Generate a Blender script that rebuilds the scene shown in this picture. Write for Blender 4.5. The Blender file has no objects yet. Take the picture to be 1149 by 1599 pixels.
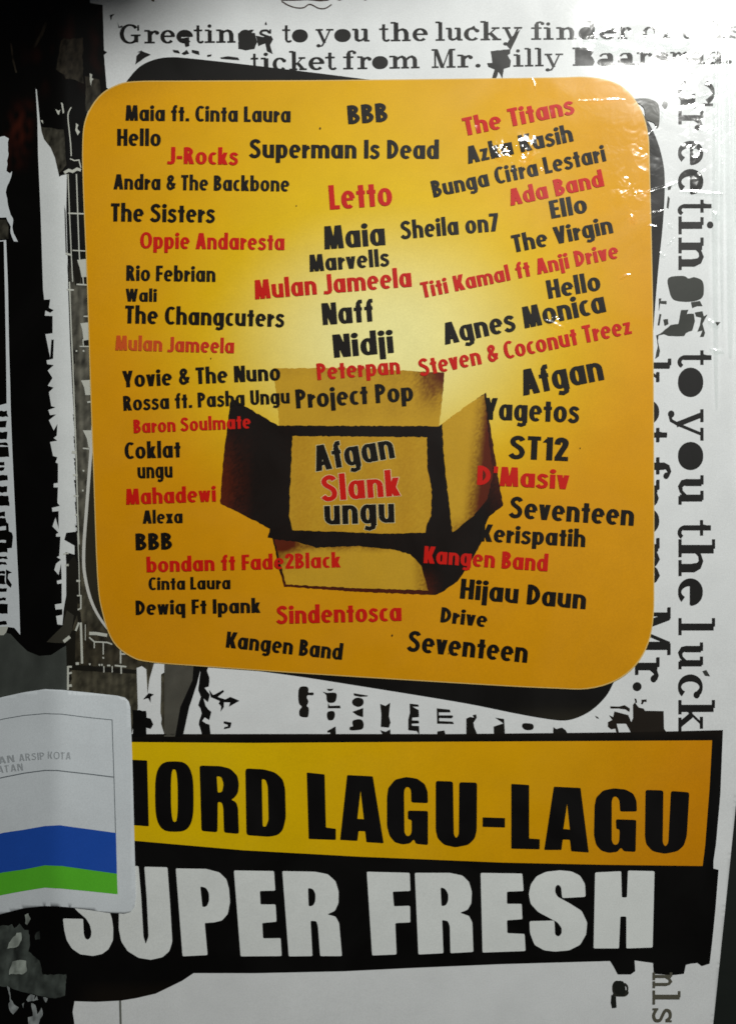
import bpy, math, random
from mathutils import Vector
from mathutils.geometry import delaunay_2d_cdt

# ------------------------------------------------------------------ camera, light, exposure
S = 0.00019                       # metres per unit of the cover drawing (1 unit = 0.19 mm)
CX, CY = 574.5, 799.5
CAM_H = 0.50
sc = bpy.context.scene
cam_d = bpy.data.cameras.new("camera")
cam = bpy.data.objects.new("camera", cam_d)
sc.collection.objects.link(cam)
cam.location = (0, 0, CAM_H)
cam_d.sensor_fit = 'VERTICAL'
cam_d.sensor_height = 24
cam_d.lens = 24 * CAM_H / (1599 * S)
cam_d.clip_start = 0.01
cam_d.dof.use_dof = True
cam_d.dof.focus_distance = 0.515
cam_d.dof.aperture_fstop = 4.5
cam_d.clip_end = 20
sc.camera = cam

world = bpy.data.worlds.new("World")
sc.world = world
world.use_nodes = True
bg = world.node_tree.nodes["Background"]
bg.inputs[0].default_value = (0.92, 0.96, 1.0, 1)
bg.inputs[1].default_value = 0.014

LAMP = Vector((0.222, 0.368, 0.72))
ld = bpy.data.lights.new("ceiling_lamp", 'AREA')
ld.shape = 'DISK'
ld.size = 0.042
ld.energy = 1.74
ld.spread = math.radians(100)
ld.color = (1.0, 1.0, 0.955)
lamp = bpy.data.objects.new("ceiling_lamp", ld)
lamp.location = LAMP
lamp.rotation_euler = (Vector((0.07, 0.12, 0)) - LAMP).to_track_quat('-Z', 'Y').to_euler()
sc.collection.objects.link(lamp)

sc.view_settings.view_transform = 'Standard'
sc.view_settings.look = 'None'
sc.view_settings.gamma = 1
sc.view_settings.exposure = 0

random.seed(4)

# ------------------------------------------------------------------ helpers
def lin(c):
    r = []
    for v in c[:3]:
        v = v / 255.0
        r.append(v / 12.92 if v <= 0.04045 else ((v + 0.055) / 1.055) ** 2.4)
    return tuple(r)

def mixc(a, b, t):
    t = max(0.0, min(1.0, t))
    return tuple(a[i] + (b[i] - a[i]) * t for i in range(3))

def sstep(a, b, x):
    t = max(0.0, min(1.0, (x - a) / (b - a)))
    return t * t * (3 - 2 * t)

def relief(x, y):
    """height of the cover (m) over drawing units: the fold along the spine and the slack of the paper"""
    h = 0.00016 * math.sin(x * 0.0085 + 0.6) * math.cos(y * 0.0052 + 0.4)
    h += 0.00008 * math.sin(x * 0.004 + y * 0.011)
    t = 92 - x                       # the spine side falls away
    if t > -14:
        u = t + 14
        d = u * u / 56.0 if u < 28 else (u - 14)
        h -= d * S * 0.33
    return h

DZ = 0.00005
def W(x, y, layer):
    return ((x - CX) * S, (CY - y) * S, relief(x, y) + layer * DZ)

def poly_area(p):
    return sum(p[i][0] * p[(i + 1) % len(p)][1] - p[(i + 1) % len(p)][0] * p[i][1] for i in range(len(p))) / 2

def subdiv(p, step):
    out = []
    n = len(p)
    for i in range(n):
        a, b = p[i], p[(i + 1) % n]
        k = max(1, int(math.hypot(b[0] - a[0], b[1] - a[1]) / step))
        for j in range(k):
            out.append((a[0] + (b[0] - a[0]) * j / k, a[1] + (b[1] - a[1]) * j / k))
    return out

def fill(solids, holes=(), step=None):
    """union of polygons minus holes -> 2D triangles"""
    verts, faces, nsol = [], [], len(solids)
    for p in list(solids) + list(holes):
        if poly_area(p) < 0:
            p = p[::-1]
        if step:
            p = subdiv(p, step)
        b = len(verts)
        verts += [Vector(q) for q in p]
        faces.append(list(range(b, b + len(p))))
    if step:
        xs = [v.x for v in verts]; ys = [v.y for v in verts]
        x = min(xs) + step * 0.37
        while x < max(xs):
            y = min(ys) + step * 0.41
            while y < max(ys):
                verts.append(Vector((x, y)))
                y += step
            x += step
    r = delaunay_2d_cdt(verts, [], faces, 0, 1e-4)
    tv, tf, of = r[0], r[2], r[5]
    keep = [f for f, o in zip(tf, of) if o and all(i < nsol for i in o)]
    used = {}
    vv, ff = [], []
    for f in keep:
        g = []
        for i in f:
            if i not in used:
                used[i] = len(vv)
                vv.append((tv[i].x, tv[i].y))
            g.append(used[i])
        ff.append(g)
    return vv, ff

def make(name, vv, ff, layer, color, mat, parent, label=None, lift=None):
    me = bpy.data.meshes.new(name)
    pts = [W(x, y, layer) for x, y in vv]
    if lift:
        pts = [(p[0], p[1], p[2] + lift(x, y)) for p, (x, y) in zip(pts, vv)]
    # counter-clockwise seen from above (drawing y points down)
    out = []
    for f in ff:
        a = poly_area([(pts[i][0], pts[i][1]) for i in f])
        out.append(f if a > 0 else f[::-1])
    me.from_pydata(pts, [], out)
    ca = me.color_attributes.new("ink", 'FLOAT_COLOR', 'POINT')
    for i, (x, y) in enumerate(vv):
        c = color(x, y) if callable(color) else color
        ca.data[i].color = (c[0], c[1], c[2], 1)
    me.materials.append(mat)
    for p in me.polygons:
        p.use_smooth = True
    o = bpy.data.objects.new(name, me)
    sc.collection.objects.link(o)
    o.parent = parent
    if label:
        o['label'] = label
    return o

def shape(name, solids, layer, color, parent, holes=(), step=12, mat=None, label=None, lift=None):
    if solids and not isinstance(solids[0][0], (tuple, list)):
        solids = [solids]
    vv, ff = fill(solids, holes, step)
    return make(name, vv, ff, layer, color, mat or INK, parent, label, lift)

def smooth(pts, n=6, closed=True):
    """Catmull-Rom through the points"""
    out = []
    m = len(pts)
    rng = range(m) if closed else range(m - 1)
    for i in rng:
        g = (lambda k: pts[k % m]) if closed else (lambda k: pts[max(0, min(m - 1, k))])
        p0, p1, p2, p3 = g(i - 1), g(i), g(i + 1), g(i + 2)
        for j in range(n):
            t = j / n
            out.append(tuple(0.5 * (2 * p1[k] + (p2[k] - p0[k]) * t + (2 * p0[k] - 5 * p1[k] + 4 * p2[k] - p3[k]) * t * t
                       + (3 * p1[k] - p0[k] - 3 * p2[k] + p3[k]) * t ** 3) for k in (0, 1)))
    if not closed:
        out.append(tuple(pts[-1]))
    return out

def ribbon(pts, w, closed=False, ext=0.0):
    """quads along a polyline; w a number or a width per point"""
    ws = list(w) if isinstance(w, (list, tuple)) else [w] * len(pts)
    keep = [i for i in range(len(pts)) if i == 0 or math.hypot(pts[i][0] - pts[i - 1][0], pts[i][1] - pts[i - 1][1]) > 1e-3]
    pts = [pts[i] for i in keep]; ws = [ws[min(i, len(ws) - 1)] for i in keep]
    n = len(pts)
    pts = [tuple(p) for p in pts]
    if ext and not closed:
        def push(a, b):
            d = math.hypot(a[0] - b[0], a[1] - b[1]) or 1
            return (a[0] + (a[0] - b[0]) / d * ext, a[1] + (a[1] - b[1]) / d * ext)
        pts[0], pts[-1] = push(pts[0], pts[1]), push(pts[-1], pts[-2])
    L, R = [], []
    for i in range(n):
        a = pts[(i - 1) % n] if closed or i else pts[i]
        b = pts[(i + 1) % n] if closed or i < n - 1 else pts[i]
        def unit(p, q):
            d = math.hypot(q[0] - p[0], q[1] - p[1])
            return ((q[0] - p[0]) / d, (q[1] - p[1]) / d) if d > 1e-9 else None
        u, v = unit(a, pts[i]), unit(pts[i], b)
        u = u or v; v = v or u
        tx, ty = u[0] + v[0], u[1] + v[1]
        d = math.hypot(tx, ty) or 1
        tx, ty = tx / d, ty / d
        k = 1 / max(0.5, tx * u[0] + ty * u[1])
        h = ws[i] / 2 * k
        L.append((pts[i][0] - ty * h, pts[i][1] + tx * h))
        R.append((pts[i][0] + ty * h, pts[i][1] - tx * h))
    q = []
    for i in range(n if closed else n - 1):
        j = (i + 1) % n
        q.append([L[i], L[j], R[j], R[i]])
    return q

# ------------------------------------------------------------------ materials
def add_film_bump(nt, strength=1.0):
    """relief of the clear film stuck over the cover: crumpled where it is loose, nearly flat elsewhere"""
    N, L = nt.nodes, nt.links
    tc = N.new("ShaderNodeTexCoord")
    def noise(scale, detail, rough, dist=0.0):
        n = N.new("ShaderNodeTexNoise")
        n.inputs["Scale"].default_value = scale
        n.inputs["Detail"].default_value = detail
        n.inputs["Roughness"].default_value = rough
        n.inputs["Distortion"].default_value = dist
        L.new(tc.outputs["Object"], n.inputs["Vector"])
        return n
    def math_(op, a, b=None, clamp=False):
        m = N.new("ShaderNodeMath"); m.operation = op; m.use_clamp = clamp
        for i, v in ((0, a), (1, b)):
            if v is None: continue
            if isinstance(v, (int, float)): m.inputs[i].default_value = v
            else: L.new(v, m.inputs[i])
        return m.outputs[0]
    def spot(px, py, rx, ry):
        """1 at a loose patch of film, 0 outside"""
        mp = N.new("ShaderNodeMapping"); mp.vector_type = 'TEXTURE'
        mp.inputs["Location"].default_value = ((px - CX) * S, (CY - py) * S, 0)
        mp.inputs["Scale"].default_value = (rx * S, ry * S, 10)
        L.new(tc.outputs["Object"], mp.inputs["Vector"])
        g = N.new("ShaderNodeTexGradient"); g.gradient_type = 'QUADRATIC_SPHERE'
        L.new(mp.outputs[0], g.inputs[0])
        return g.outputs["Fac"]
    crumple = N.new("ShaderNodeTexVoronoi"); crumple.feature = 'DISTANCE_TO_EDGE'
    crumple.inputs["Scale"].default_value = 95
    wob = noise(90, 3, 0.6)
    mx = N.new("ShaderNodeMix"); mx.data_type = 'RGBA'; mx.blend_type = 'ADD'; mx.inputs["Factor"].default_value = 0.012
    L.new(tc.outputs["Object"], mx.inputs["A"]); L.new(wob.outputs["Color"], mx.inputs["B"])
    L.new(mx.outputs["Result"], crumple.inputs["Vector"])
    fine = noise(190, 1, 0.5, 1.8)
    slack = noise(38, 2, 0.5)
    m = spot(985, 66, 125, 34)
    for wt, s in ((1.0, (798, 240, 56, 46)), (0.3, (1095, 230, 60, 240)), (0.28, (985, 290, 90, 160)), (0.3, (1090, 520, 60, 90)), (0.7, (862, 500, 46, 24))):
        m = math_('MAXIMUM', m, math_('MULTIPLY', spot(*s), wt))
    m = math_('MULTIPLY', m, 2.2, False)
    m = math_('MINIMUM', m, 1.15)
    h = math_('MULTIPLY', math_('ADD', math_('MULTIPLY', crumple.outputs[0], 0.0011), math_('MULTIPLY', fine.outputs[0], 0.00014)), m)
    h = math_('ADD', h, math_('MULTIPLY', slack.outputs[0], 0.00040))
    h = math_('ADD', h, math_('MULTIPLY', fine.outputs[0], 0.000018))
    b = N.new("ShaderNodeBump")
    b.inputs["Strength"].default_value = strength
    b.inputs["Distance"].default_value = 1.0
    L.new(h, b.inputs["Height"])
    return b.outputs[0]

def ink_material(name, grain=True):
    m = bpy.data.materials.new(name); m.use_nodes = True
    nt = m.node_tree; N, L = nt.nodes, nt.links
    p = N["Principled BSDF"]
    at = N.new("ShaderNodeAttribute"); at.attribute_name = "ink"
    tc = N.new("ShaderNodeTexCoord")
    n1 = N.new("ShaderNodeTexNoise"); n1.inputs["Scale"].default_value = 2600; n1.inputs["Detail"].default_value = 2
    n2 = N.new("ShaderNodeTexNoise"); n2.inputs["Scale"].default_value = 60; n2.inputs["Detail"].default_value = 9; n2.inputs["Roughness"].default_value = 0.68
    L.new(tc.outputs["Object"], n1.inputs["Vector"]); L.new(tc.outputs["Object"], n2.inputs["Vector"])
    r1 = N.new("ShaderNodeMapRange"); r1.inputs["To Min"].default_value = 0.86; r1.inputs["To Max"].default_value = 1.12
    r2 = N.new("ShaderNodeMapRange"); r2.inputs["From Min"].default_value = 0.3; r2.inputs["From Max"].default_value = 0.7
    r2.inputs["To Min"].default_value = 0.93; r2.inputs["To Max"].default_value = 1.03
    L.new(n1.outputs[0], r1.inputs[0]); L.new(n2.outputs[0], r2.inputs[0])
    mu = N.new("ShaderNodeMath"); mu.operation = 'MULTIPLY'
    L.new(r1.outputs[0], mu.inputs[0]); L.new(r2.outputs[0], mu.inputs[1])
    vm = N.new("ShaderNodeVectorMath"); vm.operation = 'SCALE'
    L.new(at.outputs["Color"], vm.inputs[0]); L.new(mu.outputs[0], vm.inputs["Scale"])
    L.new(vm.outputs[0], p.inputs["Base Color"])
    p.inputs["Roughness"].default_value = 0.44
    p.inputs["Specular IOR Level"].default_value = 0.15
    p.inputs["Coat Weight"].default_value = 0.75
    p.inputs["Coat Roughness"].default_value = 0.085
    # greasy finger smudges vary the gloss of the film
    n3 = N.new("ShaderNodeTexNoise"); n3.inputs["Scale"].default_value = 28; n3.inputs["Detail"].default_value = 8; n3.inputs["Distortion"].default_value = 1.5
    L.new(tc.outputs["Object"], n3.inputs["Vector"])
    r3 = N.new("ShaderNodeMapRange"); r3.inputs["From Min"].default_value = 0.4; r3.inputs["From Max"].default_value = 0.65
    r3.inputs["To Min"].default_value = 0.38; r3.inputs["To Max"].default_value = 0.50
    L.new(n3.outputs[0], r3.inputs[0]); L.new(r3.outputs[0], p.inputs["Roughness"])
    bump = add_film_bump(nt)
    L.new(bump, p.inputs["Coat Normal"])
    return m

INK = ink_material("printed_paper_under_film")

def plain(name, col, rough=0.6, spec=0.5, noise_scale=None):
    m = bpy.data.materials.new(name); m.use_nodes = True
    nt = m.node_tree; p = nt.nodes["Principled BSDF"]
    p.inputs["Base Color"].default_value = (*col, 1)
    p.inputs["Roughness"].default_value = rough
    p.inputs["Specular IOR Level"].default_value = spec
    if noise_scale:
        tc = nt.nodes.new("ShaderNodeTexCoord")
        n = nt.nodes.new("ShaderNodeTexNoise"); n.inputs["Scale"].default_value = noise_scale; n.inputs["Detail"].default_value = 6
        nt.links.new(tc.outputs["Object"], n.inputs["Vector"])
        cr = nt.nodes.new("ShaderNodeValToRGB")
        cr.color_ramp.elements[0].color = (*[c * 0.55 for c in col], 1)
        cr.color_ramp.elements[1].color = (*[c * 1.5 for c in col], 1)
        nt.links.new(n.outputs[0], cr.inputs[0]); nt.links.new(cr.outputs[0], p.inputs["Base Color"])
        b = nt.nodes.new("ShaderNodeBump"); b.inputs["Strength"].default_value = 0.3; b.inputs["Distance"].default_value = 0.0005
        nt.links.new(n.outputs[0], b.inputs["Height"]); nt.links.new(b.outputs[0], p.inputs["Normal"])
    return m

def film_material():
    m = bpy.data.materials.new("clear_plastic_film"); m.use_nodes = True
    nt = m.node_tree; N, L = nt.nodes, nt.links
    N.clear()
    out = N.new("ShaderNodeOutputMaterial")
    tr = N.new("ShaderNodeBsdfTransparent"); tr.inputs[0].default_value = (0.97, 0.98, 0.975, 1)
    gl = N.new("ShaderNodeBsdfGlossy"); gl.inputs["Roughness"].default_value = 0.13
    fr = N.new("ShaderNodeFresnel"); fr.inputs["IOR"].default_value = 1.5
    tc = N.new("ShaderNodeTexCoord")
    n = N.new("ShaderNodeTexNoise"); n.inputs["Scale"].default_value = 260; n.inputs["Detail"].default_value = 4
    L.new(tc.outputs["Object"], n.inputs["Vector"])
    b = N.new("ShaderNodeBump"); b.inputs["Distance"].default_value = 0.0004; b.inputs["Strength"].default_value = 0.5
    L.new(n.outputs[0], b.inputs["Height"]); L.new(b.outputs[0], gl.inputs["Normal"])
    mx = N.new("ShaderNodeMixShader")
    L.new(fr.outputs[0], mx.inputs[0]); L.new(tr.outputs[0], mx.inputs[1]); L.new(gl.outputs[0], mx.inputs[2])
    L.new(mx.outputs[0], out.inputs["Surface"])
    return m
FILM = film_material()

# ink colours
PAPER = lin((232, 235, 236))
BLACK = lin((6, 5, 4))
SOFTBLACK = lin((34, 30, 24))
GREY = lin((92, 90, 80))
DGREY = lin((58, 56, 48))
RED = lin((206, 22, 8))
TEXT = lin((16, 10, 4))
STICK = lin((226, 233, 238))

# ------------------------------------------------------------------ the sans face: condensed, bold, geometric
def arc(cx, cy, rx, ry, a0, a1, n=14):
    return [(cx + rx * math.cos(math.radians(a0 + (a1 - a0) * i / n)),
             cy + ry * math.sin(math.radians(a0 + (a1 - a0) * i / n))) for i in range(n + 1)]

def sans(ch, w, ext):
    """prims of one glyph in a 100-unit cap height; returns (ink width, list of polygons). y up."""
    P = []
    h = w / 2
    def st(pts, closed=False, ww=None):
        P.extend(ribbon(pts, (ww or w), closed, ext))
    def V(x, y0, y1, ww=None):            # upright, x is its left edge
        k = (ww or w)
        g = (w - 19) / 2 if ext else 0
        P.append([(x - ext, y0 - ext), (x + 19 * (k / w if ww else 1) + ext, y0 - ext), (x + 19 * (k / w if ww else 1) + ext, y1 + ext), (x - ext, y1 + ext)]
                 if ext else [(x, y0), (x + k, y0), (x + k, y1), (x, y1)])
    def B(x0, x1, y, t=15):               # bar, y is its lower edge
        t = t * (w - 2 * ext) / 19
        P.append([(x0 - ext, y - ext), (x1 + ext, y - ext), (x1 + ext, y + t + ext), (x0 - ext, y + t + ext)])
    def D(x0, y0, x1, y1, ww=None):       # slanted stroke with level ends, x = centre
        k = ((ww or 20) * (w - 2 * ext) / 19) / 2 + ext
        dx = (x1 - x0) / (y1 - y0) * ext
        P.append([(x0 - k - dx, y0 - ext), (x0 + k - dx, y0 - ext), (x1 + k + dx, y1 + ext), (x1 - k + dx, y1 + ext)])
    b = (w - 2 * ext) / 2                 # half of the true stem
    s = 2 * b
    def Vs(x, y0, y1):
        P.append([(x - ext, y0 - ext), (x + s + ext, y0 - ext), (x + s + ext, y1 + ext), (x - ext, y1 + ext)])
    def ring(cx, cy, RX, RY, a0=0, a1=360, n=24):
        closed = abs(a1 - a0) >= 360
        f = 0.74
        rx, ry = RX - b, RY - b * f
        pts, ws = [], []
        for i in range(n if closed else n + 1):
            a = math.radians(a0 + (a1 - a0) * i / n)
            c_, s_ = math.cos(a), math.sin(a)
            e = 0.88
            pts.append((cx + rx * math.copysign(abs(c_) ** e, c_), cy + ry * math.copysign(abs(s_) ** e, s_)))
            ws.append(s * (f + (1 - f) * c_ * c_) + 2 * ext)
        st(pts, closed, ws)
    def arch(x0, x1, up=True):            # joins two uprights whose centres are x0 and x1
        cx, r = (x0 + x1) / 2, (x1 - x0) / 2
        pts, ws = [], []
        for i in range(13):
            a = math.radians(180 - 15 * i if up else 180 + 15 * i)
            pts.append((cx + r * math.cos(a), (44 if up else 28) + (28 - b * .76) * math.sin(a)))
            ws.append(s * (0.76 + 0.24 * math.cos(a) ** 2) + 2 * ext)
        st(pts, False, ws)
    def bowl(x, y0, y1, R):               # D-shaped bowl from a stem at x
        m = (y0 + y1) / 2
        ry = (y1 - y0) / 2 - b * 0.82
        cx = x + (R - min(R - b, ry * 1.05) - b)
        rx = R - (cx - x) - b
        st([(x, m + ry)] + arc(cx, m, rx, ry, 90, -90, 14) + [(x, m - ry)], ww=w * 0.93)
    X = 72
    if ch == ' ': return 20, []
    if ch == '.': Vs(0, 0, 19); return s, P
    if ch == "'": D(b, 66, b + 1, 100, 15); return s, P
    if ch == '-': B(0, 27, 29, 17); return 27, P
    if ch == 'A':
        D(10, 0, 27, 100, 21); D(46, 0, 31, 100, 21); B(16, 42, 20, 15); return 56, P
    if ch == 'B':
        Vs(0, 0, 100); bowl(10, 50, 100, 33); bowl(10, 0, 57, 37); return 47, P
    if ch == 'C':
        ring(30, 50, 30, 51, 52, 308); return 49, P
    if ch == 'D':
        Vs(0, 0, 100); bowl(8, 0, 100, 43); return 51, P
    if ch == 'E':
        Vs(0, 0, 100); B(10, 39, 0); B(10, 37, 43); B(10, 39, 85); return 39, P
    if ch == 'F':
        Vs(0, 0, 100); B(10, 38, 42); B(10, 39, 85); return 39, P
    if ch == 'H':
        Vs(0, 0, 100); Vs(33, 0, 100); B(10, 42, 43); return 52, P
    if ch == 'I': Vs(0, 0, 100); return s, P
    if ch == 'J':
        Vs(15, 12, 100); st([(15 + b, 16), (13 + b, 8), (4 + b, 4), (-3, 6)], ww=w * .85); return 15 + s, P
    if ch == 'K':
        Vs(0, 0, 100); D(26, 44, 43, 100, 23); D(42, 0, 23, 58, 24); D(22, 38, 28, 52, 18); return 54, P
    if ch == 'L': Vs(0, 0, 100); B(10, 38, 0); return 38, P
    if ch == 'M':
        D(10, 0, 15, 100, 19); D(60, 0, 55, 100, 19); D(34, 0, 19, 100, 17); D(36, 0, 51, 100, 17); return 70, P
    if ch == 'N':
        Vs(0, 0, 100); Vs(36, 0, 100); D(42, 0, 13, 100, 22); return 55, P
    if ch == 'O': ring(33, 50, 33, 51); return 66, P
    if ch == 'P': Vs(0, 0, 100); bowl(10, 42, 100, 36); return 46, P
    if ch == 'R': Vs(0, 0, 100); bowl(10, 44, 100, 35); D(39, 0, 25, 52, 22); return 50, P
    if ch == 'S':
        st(smooth([(41, 80), (35, 89), (24, 92), (13, 86), (9, 76), (13, 64), (25, 54), (36, 43), (40, 29), (36, 15), (26, 8), (13, 9), (3, 20)], 4, False), ww=w * .88); return 50, P
    if ch == 'T': Vs(12, 0, 100); B(0, 43, 84, 16); return 43, P
    if ch == 'U':
        Vs(0, 28, 100); Vs(32, 28, 100); arch(b, 32 + b, False); return 32 + s, P
    if ch == 'V': D(26, 0, 10, 100, 20); D(28, 0, 44, 100, 20); return 54, P
    if ch == 'W':
        D(23, 0, 10, 100, 18); D(25, 0, 38, 100, 17); D(51, 0, 38, 100, 17); D(53, 0, 66, 100, 18); return 76, P
    if ch == 'Y': Vs(17, 0, 46); D(25, 38, 10, 100, 20); D(28, 38, 43, 100, 20); return 53, P
    if ch == '1': Vs(12, 0, 100); D(8, 76, 18, 92, 18); return 31, P
    if ch == '2':
        st(smooth([(9, 70), (12, 86), (23, 91), (34, 83), (34, 67), (25, 46), (11, 14)], 4, False)); B(1, 45, 0, 17); return 45, P
    if ch == '7': B(0, 44, 84, 16); D(14, 0, 34, 90, 21); return 44, P
    if ch == '&':
        st(smooth([(46, 10), (35, 34), (17, 65), (16, 82), (27, 91), (37, 82), (34, 68), (16, 48), (10, 28), (17, 11), (30, 9), (42, 24), (49, 46)], 4, False), ww=w * 0.85); return 54, P
    # lower case
    if ch == 'a': ring(25, 36, 25, 37); Vs(34, 0, X); return 34 + s, P
    if ch == 'b': ring(28, 36, 25, 37); Vs(0, 0, 104); return 53, P
    if ch == 'c': ring(25, 36, 25, 37, 56, 304); return 40, P
    if ch == 'd': ring(25, 36, 25, 37); Vs(34, 0, 104); return 34 + s, P
    if ch == 'e':
        ring(26, 36, 26, 37, 6, 308); B(11, 45, 32, 10); return 51, P
    if ch == 'f':
        Vs(8, 0, 78); st([(8 + b, 76), (9 + b, 88), (14 + b, 95), (24 + b, 95)], ww=w * .85); B(0, 32, 54, 14); return 34, P
    if ch == 't': Vs(8, 0, 92); B(0, 33, 54, 14); return 33, P
    if ch == 'g': ring(25, 36, 25, 37); Vs(34, -8, X); st([(34 + b, -4), (32 + b, -15), (20 + b, -20), (5 + b, -15)], ww=w * .78); return 34 + s, P
    if ch == 'h': Vs(0, 0, 104); Vs(32, 0, 44); arch(b, 32 + b); return 32 + s, P
    if ch == 'n': Vs(0, 0, X); Vs(32, 0, 44); arch(b, 32 + b); return 32 + s, P
    if ch == 'm':
        Vs(0, 0, X); Vs(31, 0, 44); Vs(62, 0, 44); arch(b, 31 + b); arch(31 + b, 62 + b); return 62 + s, P
    if ch == 'r': Vs(0, 0, X); st([(b, 38), (12 + b, 55), (22 + b, 60)], ww=w * .95); return 33, P
    if ch == 'u': Vs(0, 28, X); Vs(32, 0, X); arch(b, 32 + b, False); return 32 + s, P
    if ch == 'i': Vs(0, 0, X); P.append([(b + (b + 2 + ext) * math.cos(k * math.pi / 5), 89 + (b + 2 + ext) * math.sin(k * math.pi / 5)) for k in range(10)]); return s, P
    if ch == 'j':
        Vs(0, -24, X); P.append([(b + (b + 2 + ext) * math.cos(k * math.pi / 5), 89 + (b + 2 + ext) * math.sin(k * math.pi / 5)) for k in range(10)]); return s, P
    if ch == 'k': Vs(0, 0, 104); D(22, 30, 35, X, 20); D(36, 0, 20, 42, 22); return 47, P
    if ch == 'l': Vs(0, 0, 104); return s, P
    if ch == 'o': ring(27, 36, 27, 37); return 54, P
    if ch == 'p': ring(28, 36, 25, 37); Vs(0, -26, X); return 53, P
    if ch == 'q': ring(25, 36, 25, 37); Vs(34, -26, X); return 34 + s, P
    if ch == 's':
        st(smooth([(36, 56), (30, 64), (18, 66), (10, 58), (12, 46), (23, 38), (33, 28), (33, 14), (24, 6), (12, 6), (3, 16)], 4, False), ww=w * .80); return 42, P
    if ch == 'v': D(21, 0, 9, X, 19); D(23, 0, 35, X, 19); return 44, P
    if ch == 'w': D(19, 0, 9, X, 16); D(20, 0, 31, X, 15); D(42, 0, 31, X, 15); D(43, 0, 53, X, 16); return 62, P
    if ch == 'x': D(10, 0, 34, X, 21); D(34, 0, 10, X, 21); return 44, P
    if ch == 'z': B(2, 38, 54, 14); B(0, 39, 0, 14); D(11, 4, 28, 62, 20); return 39, P
    raise ValueError(ch)

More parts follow.
